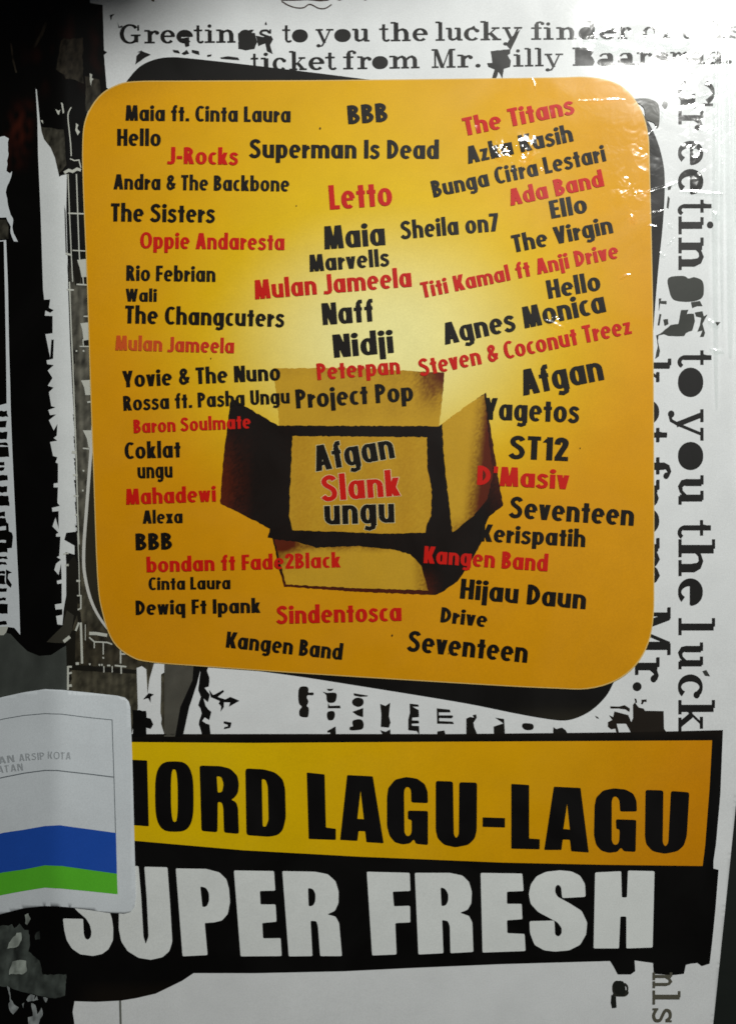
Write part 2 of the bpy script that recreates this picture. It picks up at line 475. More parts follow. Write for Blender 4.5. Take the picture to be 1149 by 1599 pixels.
# ------------------------------------------------------------------ the slab face: worn typewriter capitals
def slab(ch, w=18, thin=9):
    P = []
    b = w / 2
    def V(x, y0, y1, k=w): P.append([(x, y0), (x + k, y0), (x + k, y1), (x, y1)])
    def Bx(x0, x1, y, t=thin): P.append([(x0, y), (x1, y), (x1, y + t), (x0, y + t)])
    def D(x0, y0, x1, y1, k): P.append([(x0 - k / 2, y0), (x0 + k / 2, y0), (x1 + k / 2, y1), (x1 - k / 2, y1)])
    def ring(cx, cy, rx, ry, a0=0, a1=360, n=26):
        closed = abs(a1 - a0) >= 360
        pts, ws = [], []
        for i in range(n if closed else n + 1):
            a = math.radians(a0 + (a1 - a0) * i / n)
            k = abs(math.cos(a)) ** 1.3
            ws.append(thin + (w - thin) * k)
            pts.append((cx + (rx - b) * math.cos(a), cy + (ry - thin / 2) * math.sin(a)))
        P.extend(ribbon(pts, ws, closed))
    def disc(cx, cy, rx, ry=None):
        ry = ry or rx
        P.append([(cx + rx * math.cos(k * math.pi / 10), cy + ry * math.sin(k * math.pi / 10)) for k in range(20)])
    X = 68
    if ch == ' ': return 34, P
    if ch == '.': disc(10, 9, 10); return 22, P
    if ch == 'G':
        ring(46, 50, 44, 51, 40, 330); V(64, 6, 42); Bx(50, 92, 38); V(78, 66, 96, 8); return 94, P
    if ch == 'H':                         # the worn G of the sideways line
        ring(46, 50, 44, 51, 40, 145); ring(46, 50, 44, 51, 212, 330); V(64, 6, 42); Bx(50, 92, 38); V(78, 66, 96, 8); return 94, P
    if ch == 'r':
        V(14, 4, 64); Bx(0, 44, 0); Bx(0, 24, 61); P.extend(ribbon([(26, 44), (36, 58), (46, 62), (56, 58)], thin + 2)); disc(54, 54, 9); return 62, P
    if ch in 'eE':
        ring(32, 34, 32, 35, 0, 318); Bx(8, 62, 32)
        if ch == 'E': P.append([(32 + 28 * math.cos(math.radians(a)), 34 + 32 * math.sin(math.radians(a))) for a in range(0, 181, 12)])
        return 64, P
    if ch == 't':
        V(14, 14, 92, 14); Bx(0, 42, 61); D(14, 68, 20, 90, 6); P.extend(ribbon(arc(34, 18, 14, 15, 180, 330, 8), thin + 2)); return 50, P
    if ch in 'iI':
        V(14, 4, 66); Bx(0, 46, 0); Bx(2, 22, 61); disc(22, 88, 9); return 46, P
    if ch == '1': V(14, 4, 96); Bx(0, 46, 0); Bx(2, 22, 90); return 46, P
    if ch == 'l': V(14, 4, 100); Bx(0, 44, 0); Bx(0, 22, 95); return 46, P
    if ch in 'nh':
        V(12, 4, 66 if ch == 'n' else 100); Bx(0, 38, 0); Bx(0, 20, 61 if ch == 'n' else 95)
        V(52, 4, 46); Bx(44, 78, 0); P.extend(ribbon([(24, 48), (34, 60), (46, 64), (56, 58), (60, 46), (60, 40)], [thin, thin, thin + 3, w - 3, w, w])); return 80, P
    if ch == 'm':
        V(12, 4, 66, 14); Bx(0, 34, 0); Bx(0, 20, 61); V(44, 4, 46, 14); Bx(38, 64, 0); V(76, 4, 46, 14); Bx(70, 98, 0)
        for q in (0, 32):
            P.extend(ribbon([(24 + q, 48), (32 + q, 60), (41 + q, 64), (48 + q, 58), (51 + q, 46), (51 + q, 40)], [thin, thin, thin + 3, 12, 14, 14]))
        return 98, P
    if ch == 'u':
        V(10, 20, 64); Bx(0, 24, 61); V(50, 4, 66); Bx(40, 64, 61); Bx(54, 76, 0)
        P.extend(ribbon([(18, 26), (20, 12), (30, 5), (42, 8), (54, 20)], [w, w - 3, thin + 3, thin, thin])); return 76, P
    if ch in 'oO':
        ring(34, 34, 34, 35)
        if ch == 'O': disc(34, 34, 30, 32)
        return 68, P
    if ch == 'c': ring(32, 34, 32, 35, 50, 320); disc(52, 52, 9); return 60, P
    if ch in 'aA':
        P.extend(ribbon(smooth([(12, 50), (20, 62), (34, 63), (44, 52), (44, 14)], 4, False), [8] * 9 + [w] * 8)); ring(26, 18, 24, 20); Bx(44, 62, 0)
        V(38, 4, 40, 14)
        if ch == 'A': disc(26, 18, 22, 17)
        return 64, P
    if ch in 'sS':
        P.extend(ribbon(smooth([(48, 48), (36, 62), (16, 60), (12, 46), (28, 36), (46, 26), (46, 10), (28, 4), (8, 14)], 4, False), 11)); V(46, 46, 68, 7); V(4, 0, 20, 7)
        if ch == 'S': P.append([(10, 6), (50, 6), (52, 60), (14, 62)])
        return 56, P
    if ch == 'y':
        D(38, -4, 14, 64, 14); D(36, -6, 62, 64, 8); Bx(0, 32, 61); Bx(46, 78, 61); P.extend(ribbon([(38, 0), (28, -20), (14, -24)], 8)); disc(12, -20, 9); return 78, P
    if ch == 'k':
        V(12, 4, 100); Bx(0, 36, 0); Bx(0, 20, 95); D(28, 28, 58, 64, 8); D(62, 4, 36, 40, 18); Bx(44, 78, 0); Bx(42, 72, 61); return 80, P
    if ch == 'f':
        V(14, 4, 84); Bx(0, 42, 0); Bx(0, 44, 61); P.extend(ribbon([(22, 80), (26, 94), (38, 99), (48, 94)], [w, 12, thin, thin])); disc(48, 90, 8); return 54, P
    if ch in 'dD':
        V(46, 4, 100); Bx(34, 60, 95); Bx(50, 74, 0); ring(30, 34, 30, 35)
        if ch == 'D': disc(30, 34, 27, 31)
        return 74, P
    if ch in 'gg':
        disc(32, 30, 32, 38); disc(26, -2, 26, 20); P.append([(40, 30), (70, 66), (58, 68), (40, 62)]); return 72, P
    if ch == 'M':
        V(12, 0, 100, 8); V(80, 0, 100, 18); Bx(0, 32, 0); Bx(68, 110, 0); Bx(0, 26, 93); Bx(84, 110, 93); D(50, 0, 20, 100, 18); D(50, 0, 84, 100, 7); return 110, P
    if ch == 'B':
        P.append([(4, 0), (78, 0), (86, 20), (76, 48), (70, 52), (80, 74), (70, 100), (4, 100)]); Bx(-6, 40, 0); Bx(-6, 40, 93); return 88, P
    raise ValueError(ch)

_cache = {}
def glyph(face, ch, w, ext=0.0):
    k = (face, ch, w, ext)
    if k not in _cache:
        wd, P = (sans(ch, w + 2 * ext, ext) if face == 'sans' else slab(ch, w))
        _cache[k] = (wd, fill(P) if P else ([], []))
    return _cache[k]

def text_mesh(face, s, a, b, cap, w=19, gap=7.5, ext=0.0, fit=True, dirv=None):
    """lay the string from a to b (drawing units, on the base line)"""
    tot = 0
    for i, ch in enumerate(s):
        tot += glyph(face, ch, w, ext)[0] + (gap if i < len(s) - 1 else 0)
    dx, dy = b[0] - a[0], b[1] - a[1]
    L = math.hypot(dx, dy)
    ux, uy = dx / L, dy / L
    sx = L / tot
    sy = cap / 100.0
    vx, vy = uy, -ux                   # up on the page
    vv, ff = [], []
    x = 0
    for ch in s:
        wd, (gv, gf) = glyph(face, ch, w, ext)
        o = len(vv)
        for q in gv:
            X_, Y_ = (x + q[0]) * sx, q[1] * sy
            vv.append((a[0] + ux * X_ + vx * Y_, a[1] + uy * X_ + vy * Y_))
        ff += [[i + o for i in f] for f in gf]
        x += wd + gap
    return vv, ff

# ------------------------------------------------------------------ the table
def grid_plane(name, x0, x1, y0, y1, z, mat):
    me = bpy.data.meshes.new(name)
    me.from_pydata([(x0, y0, z), (x1, y0, z), (x1, y1, z), (x0, y1, z)], [], [(0, 1, 2, 3)])
    me.materials.append(mat)
    o = bpy.data.objects.new(name, me); sc.collection.objects.link(o)
    return o
TABLE_Z = -0.0125
t = grid_plane("table_top", -0.9, 0.9, -0.9, 0.9, TABLE_Z, plain("dark_table", (0.006, 0.009, 0.007), 0.55, 0.3, 60))
t['kind'] = 'structure'

# ------------------------------------------------------------------ the book
book = bpy.data.objects.new("songbook", None)
sc.collection.objects.link(book)
book['category'] = "book"
book['label'] = "film-covered songbook with a yellow panel of names above a black title banner, on dark table"

EDGE = lambda y: 1144 - (y - 1300) * 0.1047
cover_poly = [(-52, -70), (EDGE(-70), -70), (EDGE(1675), 1675), (-52, 1675)]
vv, ff = fill([cover_poly], (), 9)
cover = make("front_cover", vv, ff, 0, PAPER, INK, book, "white printed front cover with collage art and typewriter lettering")
sol = cover.modifiers.new("thickness", 'SOLIDIFY'); sol.thickness = 0.0004; sol.offset = -1

# page block and back cover under it
def slab_block(name, inset, ztop, zbot, mat, left=-30):
    pts = [(left, -70 + inset), (EDGE(-70) - inset, -70 + inset), (EDGE(1675) - inset, 1675 - inset), (left, 1675 - inset)]
    me = bpy.data.meshes.new(name)
    v = [((x - CX) * S, (CY - y) * S, z) for z in (zbot, ztop) for x, y in pts]
    me.from_pydata(v, [], [(3, 2, 1, 0)[::-1], (4, 5, 6, 7)[::-1], (0, 1, 5, 4), (1, 2, 6, 5), (2, 3, 7, 6), (3, 0, 4, 7)])
    me.materials.append(mat)
    o = bpy.data.objects.new(name, me); sc.collection.objects.link(o); o.parent = book
    return o
slab_block("page_block", 10, -0.0009, -0.0115, plain("page_edges", (0.45, 0.43, 0.38), 0.8, 0.2), left=120)
slab_block("back_cover", 0, -0.0118, -0.0124, plain("back_cover_paper", (0.5, 0.5, 0.48), 0.4))

from mathutils import noise as mnoise
def mott(c, amp=0.5, k=0.12, seed=0.0):
    """uneven photocopied tone"""
    def f(x, y):
        b = c(x, y) if callable(c) else c
        n = mnoise.fractal(Vector((x * k + seed, y * k * 0.6, seed)), 0.9, 2.0, 4)
        m = max(0.1, 1 + amp * n)
        return tuple(v * m for v in b)
    return f
# ------------------------------------------------------------------ collage art on the cover, left side and below
def islands(vv, ff):
    root = list(range(len(vv)))
    def find(i):
        while root[i] != i:
            root[i] = root[root[i]]; i = root[i]
        return i
    for f in ff:
        for k in f[1:]:
            root[find(k)] = find(f[0])
    d = {}
    for f in ff:
        d.setdefault(find(f[0]), []).append(f)
    out = []
    for fs in d.values():
        m, v, g = {}, [], []
        for f in fs:
            for i in f:
                if i not in m:
                    m[i] = len(v); v.append(vv[i])
            g.append([m[i] for i in f])
        out.append((v, g))
    return out

def art(solids, layer, col, label=None, step=12, holes=(), parent=None):
    """flat print; every blot that stands apart is a piece of its own"""
    if not isinstance(solids[0][0], (tuple, list)):
        solids = [solids]
    vv, ff = fill(solids, holes, step)
    isl = islands(vv, ff)
    big = [q for q in isl if (max(p[0] for p in q[0]) - min(p[0] for p in q[0])) + (max(p[1] for p in q[0]) - min(p[1] for p in q[0])) > 13]
    small = [q for q in isl if q not in big]
    o = None
    for v, g in big:
        o = make("printed_artwork", v, g, layer, col, INK, parent or cover, label)
    if small:
        v, g = [], []
        for a, b in small:
            k = len(v); v += a; g += [[i + k for i in f] for f in b]
        o2 = make("ink_specks", v, g, layer, col, INK, parent or cover)
        o2['kind'] = "stuff"
    return o

def jit(pts, a=1.2, step=5, seed=1):
    """worn, torn-ink outline"""
    r = random.Random(seed)
    return [(x + r.uniform(-a, a), y + r.uniform(-a, a)) for x, y in subdiv(pts, step)]

left_black = [(-50, -68), (141, -68), (141, 5), (161, 8), (162, 40), (163, 79), (168, 82), (163, 86), (165, 110), (167, 137), (171, 140), (168, 143), (168, 175),
              (200, 240), (200, 980), (262, 1030), (262, 1150), (-50, 1150)]
art([left_black], 1, lambda x, y: mixc(BLACK, lin((60, 22, 12)), 0.8 * sstep(32, 4, abs(x - 26 + (y - 200) * 0.15)) * sstep(70, 10, abs(y - 205)) * (0.5 + mnoise.noise(Vector((x * .09, y * .06, 1)))) + 0.6 * max(0, mnoise.noise(Vector((x * .05, y * .03, 7)))) * sstep(160, 90, y) * sstep(20, 70, x)), "black collage panel along the spine side of the cover", 4)

g = []
g.append(jit([(95, 62), (130, 60), (131, 132), (118, 124), (104, 122), (88, 108), (92, 84)], 1.5, 6, 2))
g.append(jit([(62, 196), (100, 203), (104, 258), (92, 272), (86, 244), (76, 226), (66, 214)], 0.8, 8, 3))
g.append(jit([(134, 120), (155, 124), (160, 152), (146, 162), (134, 176)], 1, 6, 4))
g.append([(70, 32), (74, 36), (66, 54), (53, 72), (50, 70), (60, 52)])
g.append([(11, 60), (14, 62), (18, 88), (23, 108), (20, 108), (15, 90)])
g.append([(-50, 335), (4, 338), (8, 350), (8, 368), (-50, 370)])
art(g, 2, mott(lambda x, y: mixc(DGREY, lin((44, 38, 30)), sstep(200, 60, y)), 1.0, 0.13, 3), "charcoal patches in the black collage", 3)

# light band, torn on its spine side
bandL = [(54, 136), (57, 185), (58, 240), (62, 330), (66, 450), (68, 467), (78, 467), (76, 480), (84, 484), (78, 488), (70, 484), (69, 492), (82, 493), (82, 520),
         (70, 521), (78, 558), (80, 530), (84, 530), (83, 560), (72, 562), (73, 568), (84, 570), (74, 578), (82, 590), (78, 596), (74, 602), (84, 605), (76, 612), (80, 634), (87, 636),
         (75, 640), (78, 648), (88, 647), (76, 656), (84, 672), (90, 662), (89, 680), (84, 684), (90, 688), (78, 690), (83, 712), (90, 714), (87, 722), (91, 724), (91, 754), (84, 755), (84, 761), (91, 761),
         (90, 785), (94, 790), (81, 793), (82, 799), (92, 798), (92, 826), (87, 808), (82, 822), (92, 832), (88, 834), (88, 838), (95, 838), (93, 868), (89, 870), (96, 874), (88, 880), (85, 890), (92, 898), (96, 880),
         (97, 905), (89, 907), (90, 912), (97, 911), (97, 942), (86, 944), (87, 952), (98, 951), (98, 960), (88, 962), (90, 975), (98, 976)]
bandR = [(100, 952), (104, 930), (104, 880), (103, 862), (117, 866), (117, 852), (101, 843), (104, 832), (121, 830), (119, 790), (118, 712), (116, 650), (113, 600), (110, 540), (107, 460), (106, 400), (104, 330), (105, 272), (96, 274), (93, 276), (86, 246), (79, 230), (68, 216), (64, 204), (61, 186), (56, 137)]
art([bandL + bandR], 3, lin((226, 230, 230)), "pale torn band in the collage", 8)
# light strip at the very edge
art([jit([(-50, 205), (0, 207), (8, 211), (8, 235), (5, 262), (10, 265), (15, 262), (12, 272), (6, 285), (4, 300), (8, 320), (15, 335), (16, 355), (20, 365), (25, 374), (17, 372), (13, 365), (10, 345), (4, 335), (-50, 330)], 1.2, 5, 7),
     [(-50, 372), (4, 370), (7, 440), (9, 540), (11, 600), (12, 640), (15, 710), (18, 770), (22, 850), (26, 930), (28, 993), (18, 982), (8, 981), (-50, 984)]],
    3, lin((222, 228, 232)), "pale strip by the spine fold", 7)
marks = []
rr = random.Random(11)
marks.append([(-50, 372), (0, 372), (2, 460), (4, 560), (5, 628), (-50, 640)])
y = 640
while y < 985:
    h_ = rr.uniform(3, 16); w_ = rr.uniform(1, 8)
    marks.append(jit([(-50, y), (w_, y), (w_ + rr.uniform(-2, 3), y + h_), (-50, y + h_)], 0.8, 4, int(y)))
    y += h_ + rr.uniform(2, 13)
marks.append([(4, 815), (8, 818), (8, 814), (9, 830), (14, 832), (16, 838), (14, 856), (4, 857)])
marks.append([(4, 890), (8, 892), (14, 895), (8, 897), (7, 904), (14, 914), (12, 919), (6, 914), (4, 912)])
art(marks, 4, BLACK, "ragged black flecks at the spine fold")

# grey building-like strip between band and yellow panel
strip = [(106, 272), (134, 268), (200, 268), (200, 1000), (262, 1036), (262, 1146), (106, 1146), (104, 1060), (104, 1010), (121, 960), (124, 830), (119, 700), (112, 520), (108, 420)]
def stripcol(x, y):
    c = mixc(lin((12, 12, 10)), lin((96, 94, 84)), sstep(400, 460, y))
    c = mixc(c, lin((80, 76, 62)), sstep(760, 900, y))
    k = 0.5 + 0.5 * math.sin(x * 0.55 + 1.5 * math.sin(y * 0.013))
    k2 = 0.5 + 0.5 * math.sin(y * 0.21 + x * 0.05)
    c = tuple(v * (0.62 + 0.42 * k) * (0.86 + 0.2 * k2) for v in c)
    return mixc(c, lin((42, 36, 24)), 0.6 * sstep(960, 990, y) * sstep(1060, 1030, y))
art([strip], 2, mott(stripcol, 0.9, 0.09, 5), "grey streaked architecture picture behind the panel", 3)
dk = [[(115, 405), (122, 408), (126, 428), (126, 440), (118, 446), (116, 430)], [(127, 432), (138, 430), (138, 443), (127, 443)], [(131, 531), (142, 530), (142, 540), (131, 540)],
      [(101, 320), (103, 330), (105, 396), (103, 396)], [(105, 410), (108, 430), (110, 470), (107, 440)],
      [(100, 960), (104, 935), (105, 880), (117, 868), (122, 880), (121, 960), (112, 984), (119, 985), (118, 1030), (122, 1038), (215, 1046), (214, 1052), (110, 1046), (113, 1060), (105, 1076), (104, 1010)]]
for yy in range(545, 960, 34):
    dk.append([(112 + (yy - 545) * 0.02, yy), (116 + (yy - 545) * 0.025, yy + 2), (118 + (yy - 545) * 0.025, yy + 22), (115 + (yy - 545) * 0.02, yy + 24)])
art(dk, 3, lin((26, 24, 18)), None, 8)
art([[(72, 1003), (98, 978), (105, 953), (116, 961), (113, 985), (103, 1004), (88, 1004)]], 4, DGREY, None)
LINE = lin((198, 200, 190))
def lines(ls):
    q = []
    for pts, w_ in ls:
        q += ribbon(pts, w_)
    return q
L_ = [([(107, 272), (109, 330), (112, 400), (114, 440)], 1.6), ([(120, 272), (122, 333), (124, 391), (125, 406)], 1.8), ([(131, 268), (132, 332)], 1.6),
      ([(107, 333), (134, 334)], 2.2), ([(103, 396), (112, 398)], 3), ([(114, 391), (136, 392)], 1.8), ([(105, 452), (116, 453)], 2.5), ([(120, 444), (138, 445)], 2.2), ([(131, 494), (140, 494)], 2),
      ([(125, 541), (143, 541)], 1.8), ([(130, 432), (131, 444)], 1.6), ([(130, 530), (131, 541)], 1.6), ([(109, 440), (112, 520), (114, 560), (117, 640), (120, 720), (122, 800), (124, 850)], 2.0),
      ([(137, 628), (146, 627)], 2.6), ([(130, 700), (140, 701)], 2.2), ([(113, 706), (120, 707)], 4), ([(115, 742), (122, 742)], 3), ([(116, 774), (123, 775)], 2.5), ([(118, 804), (123, 804)], 3),
      ([(110, 248), (117, 251), (124, 250), (127, 262)], 1.8), ([(101, 270), (108, 266), (114, 268), (121, 264), (127, 266)], 4.5), ([(100, 865), (108, 864)], 2), ([(103, 883), (108, 882)], 3),
      ([(122, 832), (124, 880), (125, 930)], 1.4), ([(120, 907), (126, 907)], 3), ([(121, 930), (127, 930), (127, 950), (122, 952)], 2.2), ([(127, 972), (128, 1000), (129, 1036)], 3.4), ([(119, 985), (124, 972)], 3),
      ([(100, 1002), (110, 994)], 5), ([(140, 989), (150, 989), (168, 992)], 5), ([(140, 995), (148, 1002), (168, 1003), (176, 1006)], 2.2), ([(148, 1003), (148, 1012)], 1.8), ([(162, 1003), (162, 1022)], 1.8),
      ([(189, 1012), (189, 1036)], 2.4), ([(189, 1021), (197, 1021)], 2.6), ([(163, 1040), (163, 1050)], 1.6), ([(176, 1040), (176, 1050)], 1.6), ([(190, 1040), (190, 1052)], 2.2), ([(107, 1040), (107, 1077)], 3), ([(107, 1041), (113, 1041)], 3),
      ([(107, 1052), (113, 1050)], 3), ([(107, 1071), (113, 1070)], 4), ([(119, 1036), (124, 1036)], 4), ([(134, 975), (134, 1000)], 1.2), ([(180, 1039), (198, 1041)], 2.5), ([(168, 1039), (173, 1039)], 2.5)]
dots = [(x_, y_) for x_, y_ in ((141, 1037), (156, 1038), (162, 1027), (150, 548), (120, 548), (131, 548), (160, 1038), (130, 766), (131, 735))]
sol_ = lines(L_) + [[(x_ - 1.4, y_ - 1.4), (x_ + 1.4, y_ - 1.2), (x_ + 1.2, y_ + 1.6), (x_ - 1.2, y_ + 1.3)] for x_, y_ in dots]
sol_ += [[(121, 406), (137, 404), (138, 432), (128, 433), (125, 418)], [(126, 505), (141, 503), (142, 530), (131, 532), (129, 515)], [(127, 594), (146, 593), (145, 617), (134, 617), (132, 605)],
         [(130, 672), (150, 672), (150, 700), (139, 699), (136, 684)],
         jit([(87, 170), (92, 173), (95, 172), (93, 180), (90, 178)], .5, 3, 3), [(96, 160), (99, 162), (101, 176), (99, 178)], jit([(119, 192), (123, 195), (121, 200), (125, 206), (122, 212), (119, 204)], .6, 3, 5),
         [(141, 115), (145, 117), (144, 122), (147, 124), (144, 127), (143, 135), (141, 126)], [(139, 172), (138, 188), (136, 180)], [(62, 186), (66, 186), (67, 192)]]
sol_ += ribbon(smooth([(112, 168), (107, 180), (109, 205), (111, 225), (112, 244)], 4, False), 1.7)
art(sol_, 5, LINE, "fine pale lines of the architecture picture", 10)
art([[(140, 673), (146, 673), (145, 690), (140, 692), (137, 680)]], 4, DGREY)

# grey shape between sticker and black loop
art([[(-50, 1000), (4, 990), (12, 992), (24, 1004), (40, 1018), (60, 1025), (80, 1023), (97, 1012), (104, 1008), (106, 1078), (100, 1110), (-50, 1110)]], 4, mott(lin((70, 74, 70)), 0.35, 0.03, 9), "dark grey patch above the sticker", 6)
art([[(-50, 984), (8, 980), (4, 990), (0, 994), (-50, 996)]], 5, LINE)

# pieces under the yellow panel, left
art([[(214, 1043), (222, 1040), (229, 1045), (231, 1084), (234, 1060), (241, 1036), (258, 1036), (257, 1050), (252, 1053), (252, 1080), (251, 1112), (253, 1122), (252, 1130), (257, 1146), (206, 1146), (216, 1106)]], 4, PAPER, None)
art([jit([(208, 1108), (229, 1110), (229, 1150), (208, 1150)], .6, 5, 3), [(229, 1086), (233, 1082), (241, 1084), (236, 1088), (236, 1097), (232, 1090), (224, 1092)], [(229, 1120), (236, 1122), (240, 1131), (236, 1138), (229, 1136)]], 5, BLACK)
art([[(257, 1034), (314, 1036), (306, 1062), (292, 1104), (282, 1150), (257, 1150)]], 4, mott(lin((84, 82, 74)), 0.3, 0.05, 2), "dark grey leaning shape under the panel")
art([[(303, 1034), (316, 1036), (308, 1068), (296, 1104), (286, 1150), (274, 1150), (282, 1104), (301, 1062)],
     jit([(314, 1040), (326, 1042), (323, 1048), (328, 1058), (326, 1072), (320, 1074), (328, 1084), (326, 1096), (318, 1090), (322, 1102), (330, 1112), (328, 1124), (320, 1120), (316, 1126), (328, 1132), (330, 1146), (316, 1146), (311, 1130), (316, 1112), (310, 1100), (315, 1088), (310, 1078), (312, 1062)], .7, 5, 9),
     [(327, 1077), (333, 1085), (336, 1084), (349, 1077), (350, 1080), (340, 1088), (352, 1092), (360, 1088), (374, 1094), (358, 1103), (360, 1096), (350, 1096), (350, 1104), (345, 1111), (346, 1102), (342, 1098), (344, 1094), (330, 1088)],
     [(350, 1126), (362, 1128), (360, 1136), (350, 1138), (351, 1135), (357, 1134), (356, 1131), (350, 1129)]], 5, BLACK, "jagged black ink strokes under the panel", 8)

# worn sideways letter fragments under the panel
Z = lambda pts, ox=440, oy=1050, k=3.83: [(ox + x / k, oy + y / k) for x, y in pts]
frag = [smooth(Z([(115, 85), (150, 85), (160, 100), (160, 120), (188, 120), (188, 136), (158, 136), (150, 150), (160, 175), (150, 200), (162, 215), (158, 262), (140, 268), (108, 260), (106, 225), (120, 205), (102, 180), (100, 110)]), 3),
        Z([(268, 98), (310, 98), (298, 110), (280, 110)]), smooth(Z([(246, 115), (270, 122), (322, 122), (328, 150), (315, 178), (280, 180), (268, 160), (266, 135)]), 3),
        Z([(278, 182), (285, 200), (348, 198), (352, 214), (275, 214)]), smooth(Z([(276, 235), (310, 232), (318, 255), (308, 282), (280, 285), (270, 260)]), 3), Z([(272, 350), (322, 322), (324, 372), (290, 372), (290, 358), (275, 360)]),
        Z([(430, 124), (515, 138), (512, 143), (470, 146), (432, 138)]), smooth(Z([(428, 160), (455, 150), (485, 160), (487, 190), (460, 206), (430, 196), (420, 178)]), 3), Z([(422, 235), (487, 212), (486, 268), (450, 256)]),
        smooth(Z([(430, 285), (470, 280), (488, 300), (485, 335), (450, 345), (408, 344), (408, 325), (425, 322), (422, 300)]), 3),
        Z([(588, 188), (620, 200), (648, 180), (640, 260), (650, 300), (640, 330), (592, 325), (595, 250)]), Z([(588, 345), (620, 355), (648, 340), (650, 375), (604, 372)]),
        Z([(764, 186), (816, 192), (818, 204), (780, 204), (818, 225), (820, 266), (780, 270), (778, 286), (818, 288), (820, 304), (776, 306), (778, 318), (820, 320), (822, 372), (806, 350), (756, 345), (756, 280), (766, 240)]),
        Z([(926, 214), (1004, 222), (1008, 238), (938, 238), (938, 256), (1018, 256), (1024, 264), (1014, 274), (940, 272), (940, 290), (1022, 294), (1028, 308), (928, 306)]), Z([(930, 352), (970, 346), (980, 374), (928, 374)]),
        Z([(1102, 275), (1125, 265), (1149, 270), (1140, 255), (1160, 250), (1165, 270), (1145, 300), (1150, 330), (1170, 375), (1102, 375)])]
Y_ = lambda pts: Z(pts, 720, 1050, 3.379)
frag += [Y_([(170, 285), (222, 268), (178, 238), (225, 245), (230, 330), (172, 330)]), smooth(Y_([(326, 268), (375, 272), (378, 298), (345, 304), (322, 290)]), 3), Y_([(484, 288), (500, 298), (530, 290), (550, 305), (562, 328), (484, 326)]),
         Y_([(704, 228), (718, 234), (726, 244), (712, 240)])]
art(frag, 2, lin((24, 22, 18)), "worn sideways letter fragments under the yellow panel", 10)
frag2 = [Y_([(784, 178), (830, 180), (860, 172), (888, 190), (886, 208), (865, 195), (830, 190), (786, 190)]), Y_([(778, 225), (800, 235), (806, 205), (880, 225), (895, 262), (905, 240), (904, 170), (914, 158), (935, 185), (960, 190), (968, 202), (1066, 204), (1068, 296), (1080, 314), (1080, 330), (900, 330), (880, 290), (868, 270), (818, 270), (830, 316), (815, 314), (812, 296), (790, 300), (772, 286), (772, 262), (795, 250)]),
         Y_([(912, 136), (922, 140), (926, 158), (918, 162)]), Y_([(948, 144), (976, 142), (976, 156), (962, 154), (956, 168), (946, 166), (950, 154)])]
art(frag2, 2, lin((34, 28, 22)), "black block and scribble beside the banner", 10)

# tilted black rounded card behind the yellow panel, with its pale outline
card_top = [(178, 168), (190, 140), (215, 108), (238, 95), (264, 90), (300, 92), (400, 103), (500, 115), (600, 127), (760, 140), (900, 150), (985, 160)]
card_right = [(1003, 178), (1022, 212), (1034, 252), (1037, 290), (1034, 350), (1026, 430), (1019, 520), (1012, 640), (1004, 800), (990, 960)]
card_bot = [(975, 1030), (958, 1064), (946, 1086), (926, 1106), (905, 1118), (882, 1124), (850, 1121), (800, 1112), (720, 1096), (560, 1070), (450, 1053), (330, 1038), (240, 1026)]
card_left = [(200, 1008), (170, 980), (148, 944), (136, 900), (134, 860), (138, 800), (144, 720), (150, 640), (158, 500), (166, 300)]
card = smooth(card_top + card_right + card_bot + card_left, 4)
art([[(-1 * 0 + x, y) for x, y in smooth([(x - 5, y) if x < 240 and y > 180 else (x, y) for x, y in card_top + card_right + card_bot + card_left], 4)]], 6, lin((206, 206, 200)), "pale outline of the black card", 12)
CARD = art([card], 7, lambda x, y: mixc(lin((14, 12, 10)), lin((52, 48, 36)), sstep(260, 120, x) * sstep(600, 700, y) * 0.8 + 0.5 * sstep(1095, 1125, y) * sstep(760, 860, x)), "black rounded card tilted behind the yellow panel")

# ------------------------------------------------------------------ typewriter lettering
INKT = lin((30, 29, 28))
def typed(s, a, b, cap, col=INKT, layer=2, w=16, gap=4, label=None):
    vv, ff = text_mesh('slab', s, a, b, cap, w, gap)
    return make("lettering", vv, ff, layer, col, INK, cover, label)
def typed_run(items, cap, base, vertical=False, layer=2, label=None, col=INKT, w=18):
    """letters of one word or line, each between two measured ends"""
    vv, ff = [], []
    for ch, p0, p1 in items:
        if vertical: a, b = (base(p0), p0), (base(p1), p1)
        else: a, b = (p0, base(p0)), (p1, base(p1))
        v, f = text_mesh('slab', ch, a, b, cap, w, 4)
        o = len(vv); vv += v; ff += [[i + o for i in q] for q in f]
    return make("lettering", vv, ff, layer, col, INK, cover, label)

b1 = lambda x: 68.5 - (x - 190) * 0.0095
typed_run([('G', 187, 221), ('r', 226, 249), ('e', 251, 274), ('E', 276, 302), ('t', 303, 319), ('i', 320, 336), ('n', 338, 369), ('g', 372, 398), ('s', 403, 425)], 30, b1, label="typewriter lettering reading Greetings across the top")
typed_run([('t', 441, 456), ('O', 456, 481), ('y', 493, 521), ('O', 522, 548), ('u', 550, 577)], 29, b1, label="typewriter lettering reading to you")
typed_run([('t', 592, 609), ('h', 610, 642), ('e', 644, 668), ('l', 680, 695), ('u', 696, 722), ('c', 724, 748), ('k', 750, 783), ('y', 784, 815)], 29, b1, label="typewriter lettering reading the lucky")
typed_run([('f', 829, 849), ('i', 848, 864), ('n', 868, 900), ('D', 903, 932), ('E', 935, 962), ('r', 964, 985), ('o', 1003, 1027), ('f', 1030, 1050), ('t', 1062, 1078), ('h', 1080, 1108), ('1', 1110, 1132), ('s', 1136, 1158)], 28, b1, label="typewriter lettering reading finder of this")
b2 = lambda x: 109 - (x - 500) * 0.0155
